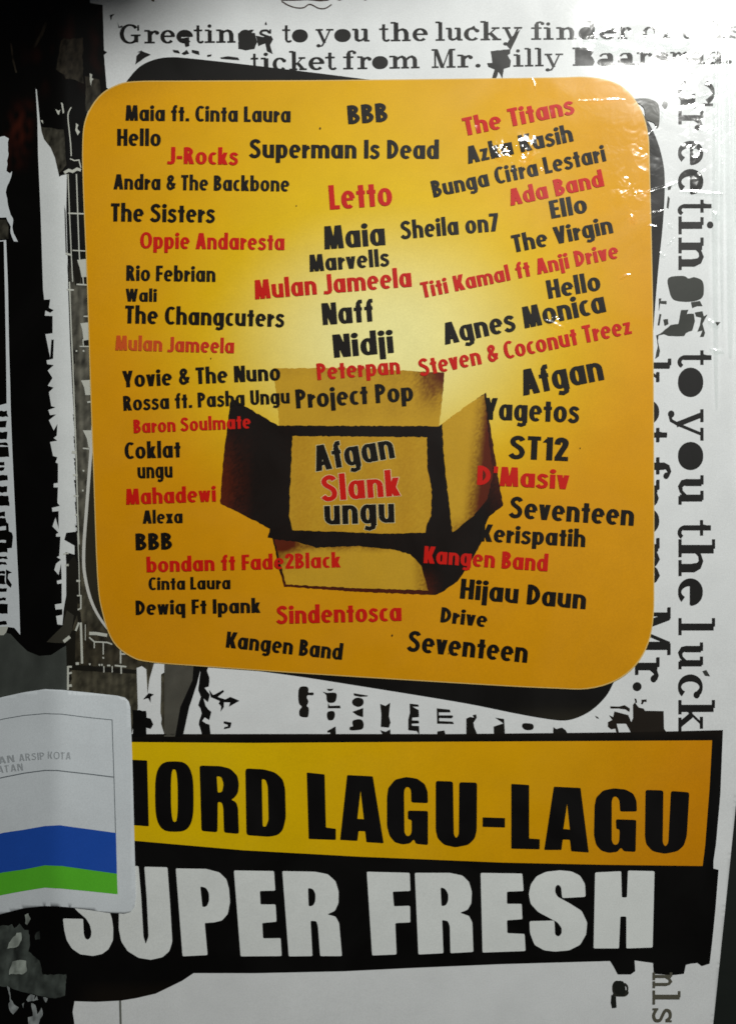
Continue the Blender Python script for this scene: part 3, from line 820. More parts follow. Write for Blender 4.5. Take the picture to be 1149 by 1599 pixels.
typed_run([('t', 392, 406), ('i', 407, 425), ('c', 426, 447), ('k', 452, 480), ('e', 482, 507), ('t', 508, 526)], 29, b2, layer=3, label="typewriter lettering reading ticket, cut by the black card")
typed_run([('f', 536, 556), ('r', 558, 580), ('O', 581, 606), ('m', 608, 655), ('M', 674, 711), ('r', 714, 738), ('.', 742, 751)], 29, b2, label="typewriter lettering reading from Mr.")
typed_run([('i', 801, 817), ('l', 819, 833), ('l', 835, 849), ('y', 850, 879), ('B', 896, 929), ('A', 931, 962), ('A', 963, 992), ('r', 994, 1018), ('S', 1019, 1044), ('m', 1046, 1078), ('A', 1076, 1102), ('a', 1103, 1130), ('.', 1133, 1143)], 28, b2, label="typewriter lettering reading illy Baarsma.")
art([jit([(766, 80), (796, 77), (796, 84), (792, 86), (797, 95), (796, 105), (786, 107), (784, 123), (778, 112), (774, 123), (768, 122), (772, 108), (762, 104), (760, 99), (768, 98)], .5, 5, 3),
     [(790, 70), (796, 60), (812, 46), (806, 60), (797, 78)],
     jit([(214, 88), (222, 80), (236, 86), (224, 92), (212, 101)], .4, 5, 4), [(270, 78), (279, 79), (282, 84), (272, 82)], [(284, 84), (292, 78), (296, 84), (288, 86)], [(300, 78), (311, 80), (312, 86), (305, 84), (300, 82)],
     [(324, 86), (331, 85), (330, 88), (324, 89)], [(344, 90), (356, 88), (372, 90), (374, 94), (360, 93), (346, 92)],
     [(172, 24), (180, 22), (176, 26), (174, 33)], [(184, 35), (187, 42), (192, 40), (192, 43), (186, 44)], [(215, 82), (222, 79), (222, 82)],
     jit([(400, 56), (410, 58), (424, 56), (427, 62), (422, 70), (426, 84), (417, 80), (414, 68), (404, 72)], .4, 5, 7), [(414, 36), (416, 34), (417, 39), (414, 39)],
     jit([(372, 52), (382, 49), (398, 52), (402, 66), (398, 76), (384, 79), (373, 76)], .4, 5, 5),
     jit([(283, 60), (296, 58), (296, 72), (290, 74), (288, 66)], .3, 5, 5),
     [(734, 44), (740, 40), (742, 44), (736, 47)]], 3, INKT, "ink blots and fragments in the typewriter lines", 10)
sw = ribbon(smooth([(440, 2), (450, 8), (462, 12), (474, 12), (482, 7), (488, 8), (498, 13), (508, 13), (518, 7)], 4, False), 1.8)
sw += [[(436, -3), (520, -3), (512, 1), (500, 2), (480, 0), (462, 1), (440, 1)], [(520, -4), (545, -4), (530, 1)], [(564, -4), (580, -4), (570, 1)], [(234, -4), (244, -4), (241, 3), (238, 2)]]
art(sw, 3, lin((70, 52, 44)), "curled flourish cut by the top edge", 8)

vb = lambda y: 1058.5
typed_run([('H', 120, 170), ('r', 173, 203), ('e', 220, 258), ('E', 264, 304), ('t', 312, 336), ('i', 338, 366), ('n', 371, 423)], 56, vb, True, label="large sideways lettering reading Greetin")
typed_run([('t', 547, 574), ('O', 574, 620), ('y', 639, 688), ('O', 690, 734), ('u', 742, 788)], 56, vb, True, label="large sideways lettering reading to you")
typed_run([('t', 812, 841), ('h', 842, 901), ('E', 903, 946), ('l', 965, 993), ('u', 1003, 1045), ('c', 1053, 1090), ('k', 1093, 1143)], 55, vb, True, label="large sideways lettering reading the luck")
art([smooth([(1043, 434), (1066, 431), (1074, 435), (1083, 433), (1095, 438), (1098, 450), (1096, 464), (1084, 470), (1066, 471), (1050, 467), (1044, 452)], 4), [(1078, 472), (1092, 470), (1096, 478), (1088, 478), (1080, 481)],
     jit([(1063, 484), (1074, 484), (1072, 490), (1082, 490), (1084, 502), (1080, 516), (1070, 520), (1068, 525), (1043, 524), (1036, 522), (1028, 524), (1026, 533), (1030, 548), (1028, 556), (1022, 560), (1026, 540), (1024, 524), (1034, 518), (1046, 508), (1058, 506)], .5, 5, 3),
     ribb := [(1084, 488), (1096, 486), (1098, 494), (1104, 491), (1100, 498), (1096, 506), (1100, 520), (1098, 526), (1092, 526), (1096, 516), (1088, 518), (1092, 508), (1094, 496), (1086, 494)],
     [(1116, 503), (1124, 503), (1119, 509)],
     [(1028, 466), (1032, 466), (1031, 470), (1040, 470), (1040, 475), (1030, 474), (1028, 486)], [(1029, 490), (1032, 491), (1029, 508), (1026, 508)], [(1035, 499), (1042, 498), (1043, 506), (1037, 509)],
     [(1096, 1048), (1102, 1046), (1108, 1056), (1100, 1055)],
     smooth([(1036, 158), (1042, 162), (1039, 170), (1033, 166)], 3), [(1042, 292), (1048, 290), (1046, 296), (1042, 297)], [(1042, 306), (1045, 310), (1043, 326), (1040, 324)]], 3, lin((60, 62, 58)), "blots in the sideways lettering", 10)
# dark blob behind the panel's upper right corner
art([smooth([(988, 156), (1004, 154), (1016, 156), (1026, 162), (1029, 176), (1028, 196), (1024, 200), (1020, 192), (1008, 186), (1004, 168)], 4)], 8, lin((70, 70, 64)), None)
vb2 = lambda y: 991.0
typed_run([('k', 560, 600), ('E', 624, 663), ('t', 668, 694), ('f', 714, 746), ('r', 749, 788), ('O', 793, 834), ('m', 840, 918), ('M', 948, 1022), ('r', 1026, 1064)], 54, vb2, True, 8, label="sideways lettering reading ket from Mr, partly under the panel")
art([smooth([(994 + 7 * math.cos(a * .785), 1072 + 7 * math.sin(a * .785)) for a in range(8)], 3)], 3, INKT)

# ------------------------------------------------------------------ yellow panel
pan = [(131, 222), (137, 184), (156, 153), (181, 136), (212, 129), (300, 128), (500, 127), (700, 125), (860, 123), (912, 122), (950, 128), (978, 144), (1000, 176), (1010, 214), (1012, 262),
       (1016, 420), (1018, 560), (1019, 760), (1019, 900), (1018, 960), (1010, 1003), (990, 1038), (958, 1062), (915, 1074), (860, 1073), (760, 1068), (500, 1052), (330, 1040), (240, 1033),
       (206, 1024), (178, 1000), (162, 956), (154, 900), (148, 740), (143, 600), (137, 420), (132, 300)]
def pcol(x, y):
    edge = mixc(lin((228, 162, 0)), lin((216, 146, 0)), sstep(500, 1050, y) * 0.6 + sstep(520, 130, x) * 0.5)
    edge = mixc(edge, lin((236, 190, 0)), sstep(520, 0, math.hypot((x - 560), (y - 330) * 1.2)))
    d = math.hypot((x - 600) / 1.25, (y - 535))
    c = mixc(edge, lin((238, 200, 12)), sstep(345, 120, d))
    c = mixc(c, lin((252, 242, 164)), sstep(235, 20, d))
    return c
shape("panel_rim", [[(574 + (x - 574) * 1.0035, 600 + (y - 600) * 1.0032) for x, y in smooth(pan, 4)]], 8.5, lin((226, 190, 110)), book, (), 12)
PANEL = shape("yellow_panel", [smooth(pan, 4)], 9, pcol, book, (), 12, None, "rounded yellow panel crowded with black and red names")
# the open carton pictured on the panel
Q = lambda pts: [(330 + x / 2.4447, 560 + y / 2.4447) for x, y in pts]
OL = lin((206, 160, 38)); OLD = lin((186, 136, 26)); MAR = lin((92, 30, 6)); BK = lin((16, 6, 2))
rh = random.Random(8)
def half(c0, c1, t, x, y):
    """coarse halftone between two inks"""
    n = math.sin(x * 2.3) * 0.16 + rh.uniform(-.24, .24)
    return mixc(c0, c1, t + n * (0.06 + 0.9 * (1 - abs(2 * min(1, max(0, t)) - 1))))
def pict(pts, layer, col, label=None, step=2.6, j=0.7, holes=()):
    return shape("carton_picture", [jit(Q(pts), j, 4, len(pts))], layer, col, PANEL, holes, step, None, label)
pict([(238, 38), (560, 36), (890, 55), (880, 160), (868, 262), (262, 262), (250, 150)], 10,
     lambda x, y: half(OL, MAR, 0.95 * sstep(620, 700, x) * sstep(650, 590, y) + 0.25 * sstep(664, 640, y) * sstep(470, 540, x) * 0.4 + 0.10 * sstep(600, 575, y), x, y), "back flap of the pictured carton")
pict([(75, 150), (130, 182), (255, 256), (868, 258), (1048, 128), (1062, 250), (1075, 330), (1095, 470), (1113, 560), (1060, 602), (1030, 660), (1030, 700), (985, 780), (940, 850), (860, 902), (560, 890), (280, 870), (255, 790), (235, 685), (215, 683), (225, 650), (130, 600), (35, 552), (45, 400), (62, 260)], 11,
     lambda x, y: half(BK, MAR, 0.75 * sstep(400, 345, x) * sstep(640, 760, y) + 0.6 * sstep(740, 790, x) * sstep(830, 700, y) + 0.7 * sstep(880, 925, y) * sstep(700, 640, x), x, y), "dark open carton pictured on the panel")
pict([(310, 296), (822, 300), (824, 420), (840, 500), (838, 600), (820, 640), (815, 665), (640, 668), (520, 662), (310, 655), (297, 600), (303, 450)], 12, lambda x, y: half(OL, OLD, 0.45, x, y), "olive inside of the pictured carton")
pict([(880, 248), (960, 190), (1040, 134), (1048, 200), (1060, 330), (1075, 440), (1050, 540), (1000, 600), (920, 664), (900, 500), (885, 350)], 12,
     lambda x, y: half(OL, MAR, 1.1 * sstep(728, 762, x + (y - 700) * 0.10) + 0.5 * sstep(800, 835, y), x, y), "right flap of the pictured carton")
pict([(240, 690), (330, 700), (400, 722), (560, 716), (700, 730), (760, 748), (800, 790), (826, 884), (560, 876), (286, 862)], 12,
     lambda x, y: half(OL, MAR, 0.9 * sstep(480, 440, x) * sstep(905, 850, y) + 0.7 * sstep(640, 668, x) + 0.55 * sstep(866, 850, y), x, y), "front flap of the pictured carton")

N_ = [  # text, base line start, end, cap height, red
 ("Maia ft. Cinta Laura", 197, 189, 454, 191.5, 24, 0, "top left of the panel"), ("Hello", 184, 228, 252, 228.5, 26, 0, "upper left"), ("J-Rocks", 263, 256, 372, 258, 26, 1, "upper left"),
 ("BBB", 544, 194.5, 606, 190, 29, 0, "top middle"), ("Superman Is Dead", 390.5, 247, 685, 248.5, 29, 0, "upper middle"), ("The Titans", 726, 213, 897, 178, 28, 1, "top right"),
 ("Azka Kasih", 731, 256.5, 895, 221, 27, 0, "upper right under the glare"), ("Bunga Citra Lestari", 677, 309, 946, 252, 26, 0, "upper right"), ("Ada Band", 797, 322, 943, 291, 26, 1, "upper right"),
 ("Ello", 860.5, 342, 917, 332, 28, 0, "right"), ("The Virgin", 802, 395, 957, 364, 27, 0, "right"), ("Titi Kamal ft Anji Drive", 660, 466, 966, 403, 24.5, 1, "right"),
 ("Hello", 856, 467, 938, 453, 29, 0, "right"), ("Agnes Monica", 695, 538.5, 946, 487, 33.5, 0, "right"), ("Steven & Coconut Treez", 657, 588, 986, 521, 27, 1, "right"),
 ("Andra & The Backbone", 178.5, 296, 452, 299.5, 23.5, 0, "left"), ("The Sisters", 174, 346, 336, 348, 28, 0, "left"), ("Oppie Andaresta", 219.5, 388, 444.5, 391, 25, 1, "left"),
 ("Letto", 515.5, 328, 613, 321, 38, 1, "middle"), ("Maia", 507, 390, 602, 383, 36, 0, "middle"), ("Sheila on7", 627, 374, 779, 361, 28, 0, "middle"),
 ("Marvells", 484, 425, 608, 415.5, 26.5, 0, "middle"), ("Mulan Jameela", 399, 468, 643, 448, 30, 1, "middle"), ("Rio Febrian", 198, 438.5, 337, 440.5, 24, 0, "left"),
 ("Wali", 197, 471, 245.5, 471.5, 20, 0, "left"), ("The Changcuters", 196, 505, 444, 511, 27.5, 0, "left"), ("Mulan Jameela", 181, 547, 366, 552, 23, 2, "left"),
 ("Naff", 504.5, 508, 584, 502, 34, 0, "middle"), ("Nidji", 522, 559, 615, 551, 36, 0, "middle"), ("Yovie & The Nuno", 193, 605, 438.5, 594, 25.5, 0, "left"),
 ("Peterpan", 496, 594, 625, 584, 26, 1, "above the carton"), ("Rossa ft. Pasha Ungu", 194, 641.5, 453, 630, 23, 0, "left"), ("Project Pop", 463, 638, 645.5, 626, 29.5, 0, "on the carton"),
 ("Baron Soulmate", 210, 676.5, 392, 669, 21, 1, "left"), ("Coklat", 196, 716.5, 283, 714, 25.5, 0, "left"), ("ungu", 216, 747, 270.5, 745.5, 24, 0, "left"),
 ("Mahadewi", 198, 788, 338, 783, 24.5, 1, "left"), ("Alexa", 224, 817.5, 286, 816.5, 20.5, 0, "left"), ("BBB", 213, 859, 270, 857.5, 26, 0, "left"),
 ("bondan ft Fade2Black", 230, 893.5, 532, 886, 23.5, 1, "lower left"), ("Cinta Laura", 233, 921, 360.5, 919.5, 19.5, 0, "lower left"), ("Dewiq Ft Ipank", 213, 960, 407, 956.5, 22.5, 0, "lower left"),
 ("Kangen Band", 353, 1010.5, 534, 1030, 25, 0, "bottom"), ("Sindentosca", 433, 974, 627, 969, 28, 1, "bottom"), ("Afgan", 494, 736.5, 617, 715, 40, 3, "inside the carton"),
 ("Slank", 504, 783, 625.5, 774, 40, 4, "inside the carton"), ("ungu", 507, 819.5, 616, 816, 41, 3, "inside the carton"), ("Afgan", 817, 618, 943, 593, 40, 0, "right"),
 ("Yagetos", 755, 655, 903, 660, 34, 0, "right"), ("ST12", 795, 716, 886, 720, 36, 0, "right"), ("D'Masiv", 744, 757, 887, 764, 30, 1, "right"), ("Seventeen", 795, 808, 988, 821, 33, 0, "right"),
 ("Kerispatih", 749, 845, 912.5, 854, 27, 0, "right"), ("Kangen Band", 661, 879, 854, 892, 26.5, 1, "lower right"), ("Hijau Daun", 717.5, 934, 913, 951, 31, 0, "lower right"),
 ("Drive", 687, 971, 759, 979, 23.5, 0, "lower right"), ("Seventeen", 636, 1016, 822, 1034.5, 32, 0, "bottom right")]
for s, x0, y0, x1, y1, cap, kind, where in N_:
    red = kind in (1, 2, 4)
    col = RED if red else TEXT
    if kind == 2:
        col = lambda x, y: mixc(lin((206, 84, 30)), lin((206, 44, 26)), sstep(200, 330, x))
    if kind in (3, 4):
        vv, ff = text_mesh('sans', s, (x0, y0), (x1, y1), cap, 20, 7, ext=1.8)
        make("lettering_outline", vv, ff, 13, lin((226, 216, 170)), INK, PANEL)
    vv, ff = text_mesh('sans', s, (x0, y0), (x1, y1), cap, 20, 7)
    make("lettering", vv, ff, 14, col, INK, PANEL, ("red" if red else "black") + " lettering reading " + s + ", " + where)

# ------------------------------------------------------------------ title banner
ban = [(150, 1146), (420, 1146), (700, 1146), (1000, 1143), (1128, 1140), (1124, 1240), (1117, 1318), (1113, 1345), (1113, 1356), (1121, 1358), (1116, 1420), (1111, 1470), (1107, 1504), (1095, 1508), (1088, 1503), (1078, 1504), (1070, 1506), (1067, 1520), (1050, 1522),
       (1020, 1520), (1019, 1503), (990, 1499), (991, 1516), (984, 1521), (964, 1521), (957, 1508), (952, 1500), (780, 1505), (640, 1511), (537, 1516), (400, 1519), (303, 1519), (285, 1531), (244, 1551), (214, 1558), (190, 1562), (150, 1564), (117, 1563), (114, 1580), (117, 1600), (113, 1676), (-50, 1676), (-50, 1395), (150, 1395)]
BANNER = shape("title_banner", [ban], 4, lambda x, y: mixc(BLACK, lin((26, 20, 13)), 0.6 * sstep(1530, 1550, y) * sstep(110, 160, x) + 0.6 * sstep(1158, 1150, y)), book, (), 12, None, "black title banner with yellow bar and white lettering")
shape("yellow_bar", [[(150, 1158), (400, 1160), (700, 1158), (1111, 1156), (1107, 1230), (1100, 1320), (1096, 1352), (940, 1350), (780, 1346.5), (560, 1337.5), (380, 1327.5), (211, 1312.5), (150, 1308)]], 5,
      lambda x, y: mixc(mixc(lin((236, 196, 0)), lin((230, 170, 0)), sstep(300, 800, x)), lin((214, 140, 0)), sstep(750, 1120, x + (y - 1240) * 0.4)), BANNER, (), 12)
Rw = []   # (polygon, holes, round?)
def letter(pts, holes=(), col=lin((10, 8, 8)), n=1, layer=6):
    shape("letter", [pts], layer, col, BANNER, holes, 12)
def rc(p, r=3.0):
    """knock the corners off a traced outline"""
    out = []
    n = len(p)
    for i in range(n):
        a, b, c = p[i - 1], p[i], p[(i + 1) % n]
        d1 = math.hypot(a[0] - b[0], a[1] - b[1]); d2 = math.hypot(c[0] - b[0], c[1] - b[1])
        k1, k2 = min(r, d1 * .42) / d1, min(r, d2 * .42) / d2
        q1 = (b[0] + (a[0] - b[0]) * k1, b[1] + (a[1] - b[1]) * k1); q2 = (b[0] + (c[0] - b[0]) * k2, b[1] + (c[1] - b[1]) * k2)
        for t in (0, .33, .67, 1):
            out.append(tuple((1 - t) ** 2 * q1[k] + 2 * t * (1 - t) * b[k] + t * t * q2[k] for k in (0, 1)))
    return out
K1 = 1.6
letter(rc([(168, 1184), (190, 1185), (191, 1224), (207, 1225), (207, 1186), (230.5, 1187), (233, 1290), (208, 1288), (208, 1246), (192, 1245), (193, 1287), (170, 1286)], K1))
stad = lambda cx, cy, a, b, e=0.62, lean=0.0: [(cx + a * math.copysign(abs(math.cos(t * math.pi / 24)) ** e, math.cos(t * math.pi / 24)) + lean * math.sin(t * math.pi / 24) * b, cy + b * math.copysign(abs(math.sin(t * math.pi / 24)) ** e, math.sin(t * math.pi / 24))) for t in range(48)]
letter(stad(272.8, 1243.5, 30, 55, 0.62, 0.012), [stad(272.8, 1242, 5.2, 41, 0.7, 0.012)])
letter(rc([(312, 1195), (345, 1196), (360, 1200), (371, 1211), (373.5, 1224), (372, 1238), (366, 1246), (361, 1248.5), (369, 1252), (372, 1261), (373.5, 1302), (350, 1300), (349, 1262), (347, 1253), (340.5, 1251.5), (340, 1299.5), (315, 1297.4)], 4),
       [rc([(338.7, 1211.4), (346, 1213), (349.5, 1223.6), (347.4, 1236), (340.5, 1238)], 3)])
letter(rc([(383.3, 1199.6), (412, 1201), (430, 1206), (442, 1217), (445.5, 1232), (446.5, 1276.7), (442, 1296), (434, 1304), (420, 1306.5), (385, 1304)], 5), [rc([(409, 1216), (415, 1217.5), (418.3, 1228), (419.5, 1280), (415.5, 1290.6), (410.5, 1290.6)], 3)])
letter(rc([(479, 1206), (507, 1209), (509, 1292), (524.5, 1294), (524.5, 1311.5), (482, 1310)], K1))
letter(rc([(542, 1210), (582, 1212), (599, 1316.7), (572, 1315), (570, 1298), (560, 1297.5), (558, 1313), (531, 1311.5)], K1), [[(563, 1235), (558, 1278.4), (568, 1279)]])
def traced(p, r=4): return rc(p, r)
letter(traced([(668, 1254), (667.5, 1236), (663, 1224), (651, 1215.5), (634, 1213), (617, 1217), (606, 1230), (604, 1245), (604, 1290), (608, 1305), (616, 1315), (628, 1318.5), (640, 1317), (646, 1310), (649, 1317.5), (668, 1319.5), (668, 1266), (636.6, 1265.5), (636.6, 1279.5), (642.5, 1280), (642.5, 1299), (640, 1304.5), (635, 1305.5), (631.4, 1300), (630.7, 1236), (633, 1229.5), (638, 1228.5), (641.5, 1234), (642, 1253)], 3))
letter(traced([(680, 1219), (707, 1220), (708.3, 1303), (711.8, 1309), (716, 1303), (716.6, 1221), (744.5, 1221.7), (744, 1296), (741, 1309), (731, 1319), (711, 1323), (693, 1319), (683, 1309), (680, 1297)], 4))
letter(rc([(753, 1276), (788, 1277), (788, 1292), (753, 1291)], 1))
letter(rc([(797.7, 1223.6), (825.6, 1225.4), (825.6, 1309), (842.3, 1310), (842, 1326), (797.7, 1325)], K1))
letter(rc([(864, 1228), (905.7, 1230), (918.5, 1331), (891, 1329), (889, 1311), (878, 1310.6), (876, 1327), (849, 1327)], K1), [[(884.8, 1255), (879, 1294), (889, 1295)]])
letter(traced([(993.7, 1267), (993, 1250), (988, 1239), (976, 1232.5), (958, 1230.6), (941, 1234), (930, 1245), (927.5, 1258), (926.5, 1303.7), (930, 1319), (938, 1328), (950, 1331.5), (963, 1330), (969, 1323), (973, 1329), (991.6, 1330), (992.7, 1280), (960.7, 1279), (961.3, 1294), (966.6, 1295), (966, 1313), (963, 1318.5), (958, 1319), (954.4, 1313), (954.4, 1250), (957, 1244), (962, 1243.5), (966.3, 1249.7), (967.3, 1267)], 3))
letter(traced([(1007, 1233), (1035, 1234), (1033.8, 1316), (1038, 1321.8), (1042.5, 1316), (1046.6, 1234.8), (1075.5, 1237), (1071.5, 1305), (1067, 1320), (1057, 1329), (1037, 1333), (1018, 1329), (1008, 1318), (1006, 1306)], 4))
WH = lin((234, 238, 236))
def wl(p, holes=(), r=2.2): letter(rc(p, r), holes, WH)
wl([(99, 1434), (130.5, 1434.5), (131.5, 1458), (133.5, 1465), (138, 1467.5), (142.5, 1463), (143.5, 1455), (141, 1444), (135, 1434), (122, 1423), (110, 1410), (110, 1390), (165, 1390), (172, 1424), (175.5, 1434), (177.5, 1450), (177, 1468), (170, 1482), (160, 1489.5), (146, 1492.5), (126, 1490), (113, 1481), (105, 1468), (101, 1452)])
wl([(187, 1351), (217, 1352), (221, 1400), (224.5, 1462), (228, 1474), (232.5, 1462), (229.5, 1400), (226, 1353), (262, 1354), (266, 1410), (269.5, 1470), (265, 1485), (254, 1494.5), (236, 1498.5), (217, 1495.5), (200, 1485), (190, 1470), (186, 1450)])
wl([(275, 1355.7), (322, 1356.5), (343, 1362), (354, 1373), (358, 1388), (359.5, 1408), (356, 1427), (347, 1437), (335, 1440), (320, 1441), (324.5, 1491), (285.5, 1493)], [rc([(313, 1383.6), (322, 1386), (326.6, 1394), (327, 1406), (323.5, 1415), (316.5, 1416.6)], 3)])
wl([(365.5, 1359), (428, 1360), (430, 1390.5), (406, 1391), (407, 1412), (430.5, 1412), (432, 1439), (409.6, 1441), (411, 1465), (438.5, 1464.6), (440, 1492.5), (376, 1493)])
wl([(441, 1360), (492, 1361), (512, 1365), (524, 1376), (528.8, 1392), (528.5, 1410), (523, 1422), (511, 1427.5), (524, 1431), (529.5, 1441), (534, 1492.5), (500, 1492.5), (496.5, 1446), (494, 1438), (485, 1437.5), (488, 1492.5), (451, 1493)], [rc([(481, 1386), (489, 1388), (492.7, 1396), (492.5, 1407), (489, 1414), (482, 1415.5)], 3)])
wl([(572.6, 1361), (639.5, 1362.7), (640.6, 1391), (613, 1392), (615, 1415), (640, 1414), (640.5, 1440), (617, 1441), (619, 1490), (581, 1491.5)])
wl([(647.5, 1362.7), (702, 1362.7), (722, 1367), (732, 1377), (736.3, 1392), (735.5, 1410), (730, 1420), (718, 1425), (732, 1430), (737, 1440), (738.7, 1486), (703, 1488), (702, 1446), (699, 1438), (690, 1436), (692, 1488), (653, 1490)], [rc([(687.5, 1385), (695, 1387.5), (699.6, 1396), (699.6, 1406), (696, 1413.5), (689, 1415)], 3)])
wl([(750, 1362.7), (815, 1363.7), (817, 1391), (791, 1392), (791, 1411), (814, 1411), (815, 1435), (791, 1436.6), (791.5, 1456.7), (818.6, 1458), (820, 1484.6), (753, 1487)])
wl([(913.7, 1400), (912.6, 1380), (905, 1367), (892, 1360.5), (874, 1358.6), (852, 1361), (837, 1368), (828, 1381), (825, 1396), (828, 1411), (839.5, 1423.6), (857, 1433), (870, 1440), (876.5, 1449), (876, 1458), (871, 1462.5), (866, 1459), (865, 1437), (826, 1438), (827, 1457), (834, 1475), (849, 1483.5), (866, 1485.5), (888, 1483.5), (905, 1475), (914.5, 1458.5), (916, 1440), (907.5, 1422), (888, 1409.7), (870, 1400), (866, 1393), (866.5, 1384), (871, 1380.5), (875.5, 1385), (877, 1402)], (), 3)
wl([(928.4, 1362), (969, 1360), (970, 1401), (978, 1401), (979.6, 1359), (1021, 1360), (1018, 1479), (977, 1480.5), (977, 1430.6), (967.7, 1430.6), (965.6, 1480.5), (926, 1480.5)])
# collage bits at the lower left of the banner
T7 = lambda pts: [(x / 7.18, 1400 + y / 7.18) for x, y in pts]
def bit(pts, layer, col, j=0.8, seed=1): art([jit(T7(p), j, 4, seed) for p in pts], layer, col, None, 4, (), BANNER)
bit([[(-300, 420), (60, 370), (100, 350), (130, 400), (190, 340), (250, 400), (300, 400), (320, 560), (300, 640), (430, 740), (470, 890), (750, 870), (740, 1110), (620, 1150), (420, 1130), (200, 1110), (60, 1070), (-300, 1050)], [(370, 460), (430, 400), (440, 500), (380, 500)]], 5, mott(lin((70, 76, 72)), 1.0, 0.06, 4), 0.9, 2)
bit([[(260, 240), (300, 215), (325, 270), (290, 350), (265, 330)], [(160, 450), (215, 440), (225, 490), (180, 600), (45, 635), (60, 570)], [(110, 780), (200, 745), (275, 755), (280, 870), (240, 905), (60, 925), (70, 860)]], 6, mott(lin((160, 168, 160)), 0.7, 0.08, 6), 0.7, 4)
bit([[(40, 1050), (75, 1080), (90, 1200), (120, 1250), (180, 1290), (120, 1370), (80, 1350), (50, 1260), (80, 1230)], [(270, 1190), (330, 1120), (380, 1130), (370, 1180), (400, 1130), (420, 1180), (300, 1210)], [(470, 1140), (540, 1150), (510, 1200)],
     [(330, 1220), (390, 1240), (410, 1340), (460, 1260), (470, 1340), (430, 1420), (420, 1700), (300, 1700), (300, 1390), (350, 1370)], [(220, 1240), (250, 1230), (240, 1290)]], 6, mott(lin((150, 156, 156)), 0.8, 0.1, 8), 0.9, 6)
art(ribbon([(188, 1560), (189, 1600), (189, 1675)], 3.2), 3, lin((110, 112, 106)), "thin dark rule below the banner")
# lower right sideways scraps
typed_run([('a', 1530, 1561)], 36, lambda y: 956, True, 3, lin((46, 44, 40)) and "small sideways a at the bottom edge", lin((44, 44, 38)))
art([smooth([(958, 1534), (972, 1532), (976, 1546), (972, 1554), (960, 1550)], 3), [(954, 1553), (961, 1556), (962, 1573), (955, 1574), (953, 1565)]], 4, lin((30, 32, 28)))
typed_run([('n', 1518, 1543), ('1', 1546, 1568), ('s', 1572, 1597)], 44, lambda y: 1018, True, 5, "sideways lettering reading n1s at the bottom corner", lin((92, 90, 78)), 15)

# ------------------------------------------------------------------ library sticker folded round the spine
stk = [(-50, 1106), (0, 1091), (35, 1082.6), (70, 1076.5), (97, 1077), (139, 1081), (184, 1086), (196, 1089), (202, 1095), (204.5, 1104), (208, 1200), (210.6, 1304), (213, 1400), (211, 1415), (205, 1423), (195, 1426), (172, 1425), (139, 1420), (110, 1416.5), (90, 1415), (70, 1416), (35, 1422), (0, 1433), (-50, 1449)]
STK = shape("library_sticker", [stk], 9, STICK, book, (), 7, None, "white library sticker with blue and green stripes, folded round the spine", lift=lambda x, y: 0.00012 * sstep(188, 212, x))
sm = STK.modifiers.new("thickness", 'SOLIDIFY'); sm.thickness = 0.00012; sm.offset = -1
top_b = [(-50, 1321), (0, 1305.5), (35, 1298.5), (70, 1290.5), (94, 1288), (139, 1294), (182, 1300)]
bot_b = [(183.5, 1363.7), (139, 1357.5), (97, 1351.5), (70, 1352), (35, 1361), (0, 1368), (-50, 1382)]
bot_g = [(184.5, 1395.8), (139, 1391), (97, 1387), (70, 1387), (35, 1394.7), (0, 1403.4), (-50, 1418)]
shape("blue_stripe", [top_b + bot_b], 10, lin((36, 86, 188)), STK, (), 7)
shape("green_stripe", [bot_b[::-1] + bot_g], 10, lin((98, 198, 50)), STK, (), 7)
rule = ribbon([(-50, 1141), (0, 1126), (35, 1119), (70, 1114.7), (97, 1114.7), (139, 1120), (176, 1123.7)], 1.1) + ribbon([(176, 1123.2), (179, 1213), (181.5, 1300)], 1.2) + ribbon([(-50, 1232), (0, 1218), (35, 1209.7), (70, 1203.5), (90.5, 1202.7), (139, 1208), (179, 1213)], 1.5)
shape("ruled_border", rule, 10, lin((104, 112, 118)), STK, (), 7)
for s, a, b in (("DAN", (-22, 1200), (21, 1192)), ("ARSIP", (27, 1191), (70, 1186)), ("KOTA", (75, 1184.5), (112, 1185))):
    vv, ff = text_mesh('sans', s, a, b, 11, 13, 9)
    make("lettering", vv, ff, 11, lin((176, 182, 186)), INK, STK, "grey lettering reading " + s + " on the sticker")
vv, ff = text_mesh('sans', "LATAN", (-18, 1213), (35, 1205), 11, 13, 9)
make("lettering", vv, ff, 11, lin((176, 182, 186)), INK, STK, "grey lettering reading ATAN on the sticker")

# ------------------------------------------------------------------ loose folds of the clear film
def film_ridge(x0, y0, x1, y1, width, height, n=14, m=7, wob=0.0, seed=0, layer=16, name="film_wrinkle"):
    """a raised crease of film: a low arch along a line"""
    r = random.Random(seed)
    dx, dy = x1 - x0, y1 - y0
    L = math.hypot(dx, dy)
    ux, uy = dx / L, dy / L
    vv, zz, ff = [], [], []
    ph = r.uniform(0, 6)
    for i in range(n + 1):
        t = i / n
        env = math.sin(math.pi * min(1, max(0, t))) ** 0.6
        off = wob * math.sin(t * 7 + ph)
        for j in range(m + 1):
            s = j / m * 2 - 1
            q = s * width / 2 * (0.25 + 0.75 * env)
            vv.append((x0 + ux * L * t - uy * (q + off), y0 + uy * L * t + ux * (q + off)))
            zz.append(height * env * (math.cos(s * math.pi) * 0.5 + 0.5) * (0.8 + 0.3 * math.sin(t * 19 + ph)))
    for i in range(n):
        for j in range(m):
            a = i * (m + 1) + j
            ff.append([a, a + 1, a + m + 2, a + m + 1])
    d = {q: z for q, z in zip(vv, zz)}
    return make(name, vv, ff, layer, PAPER, FILM, book, None, lambda x, y: d[(x, y)])
MM = 0.001
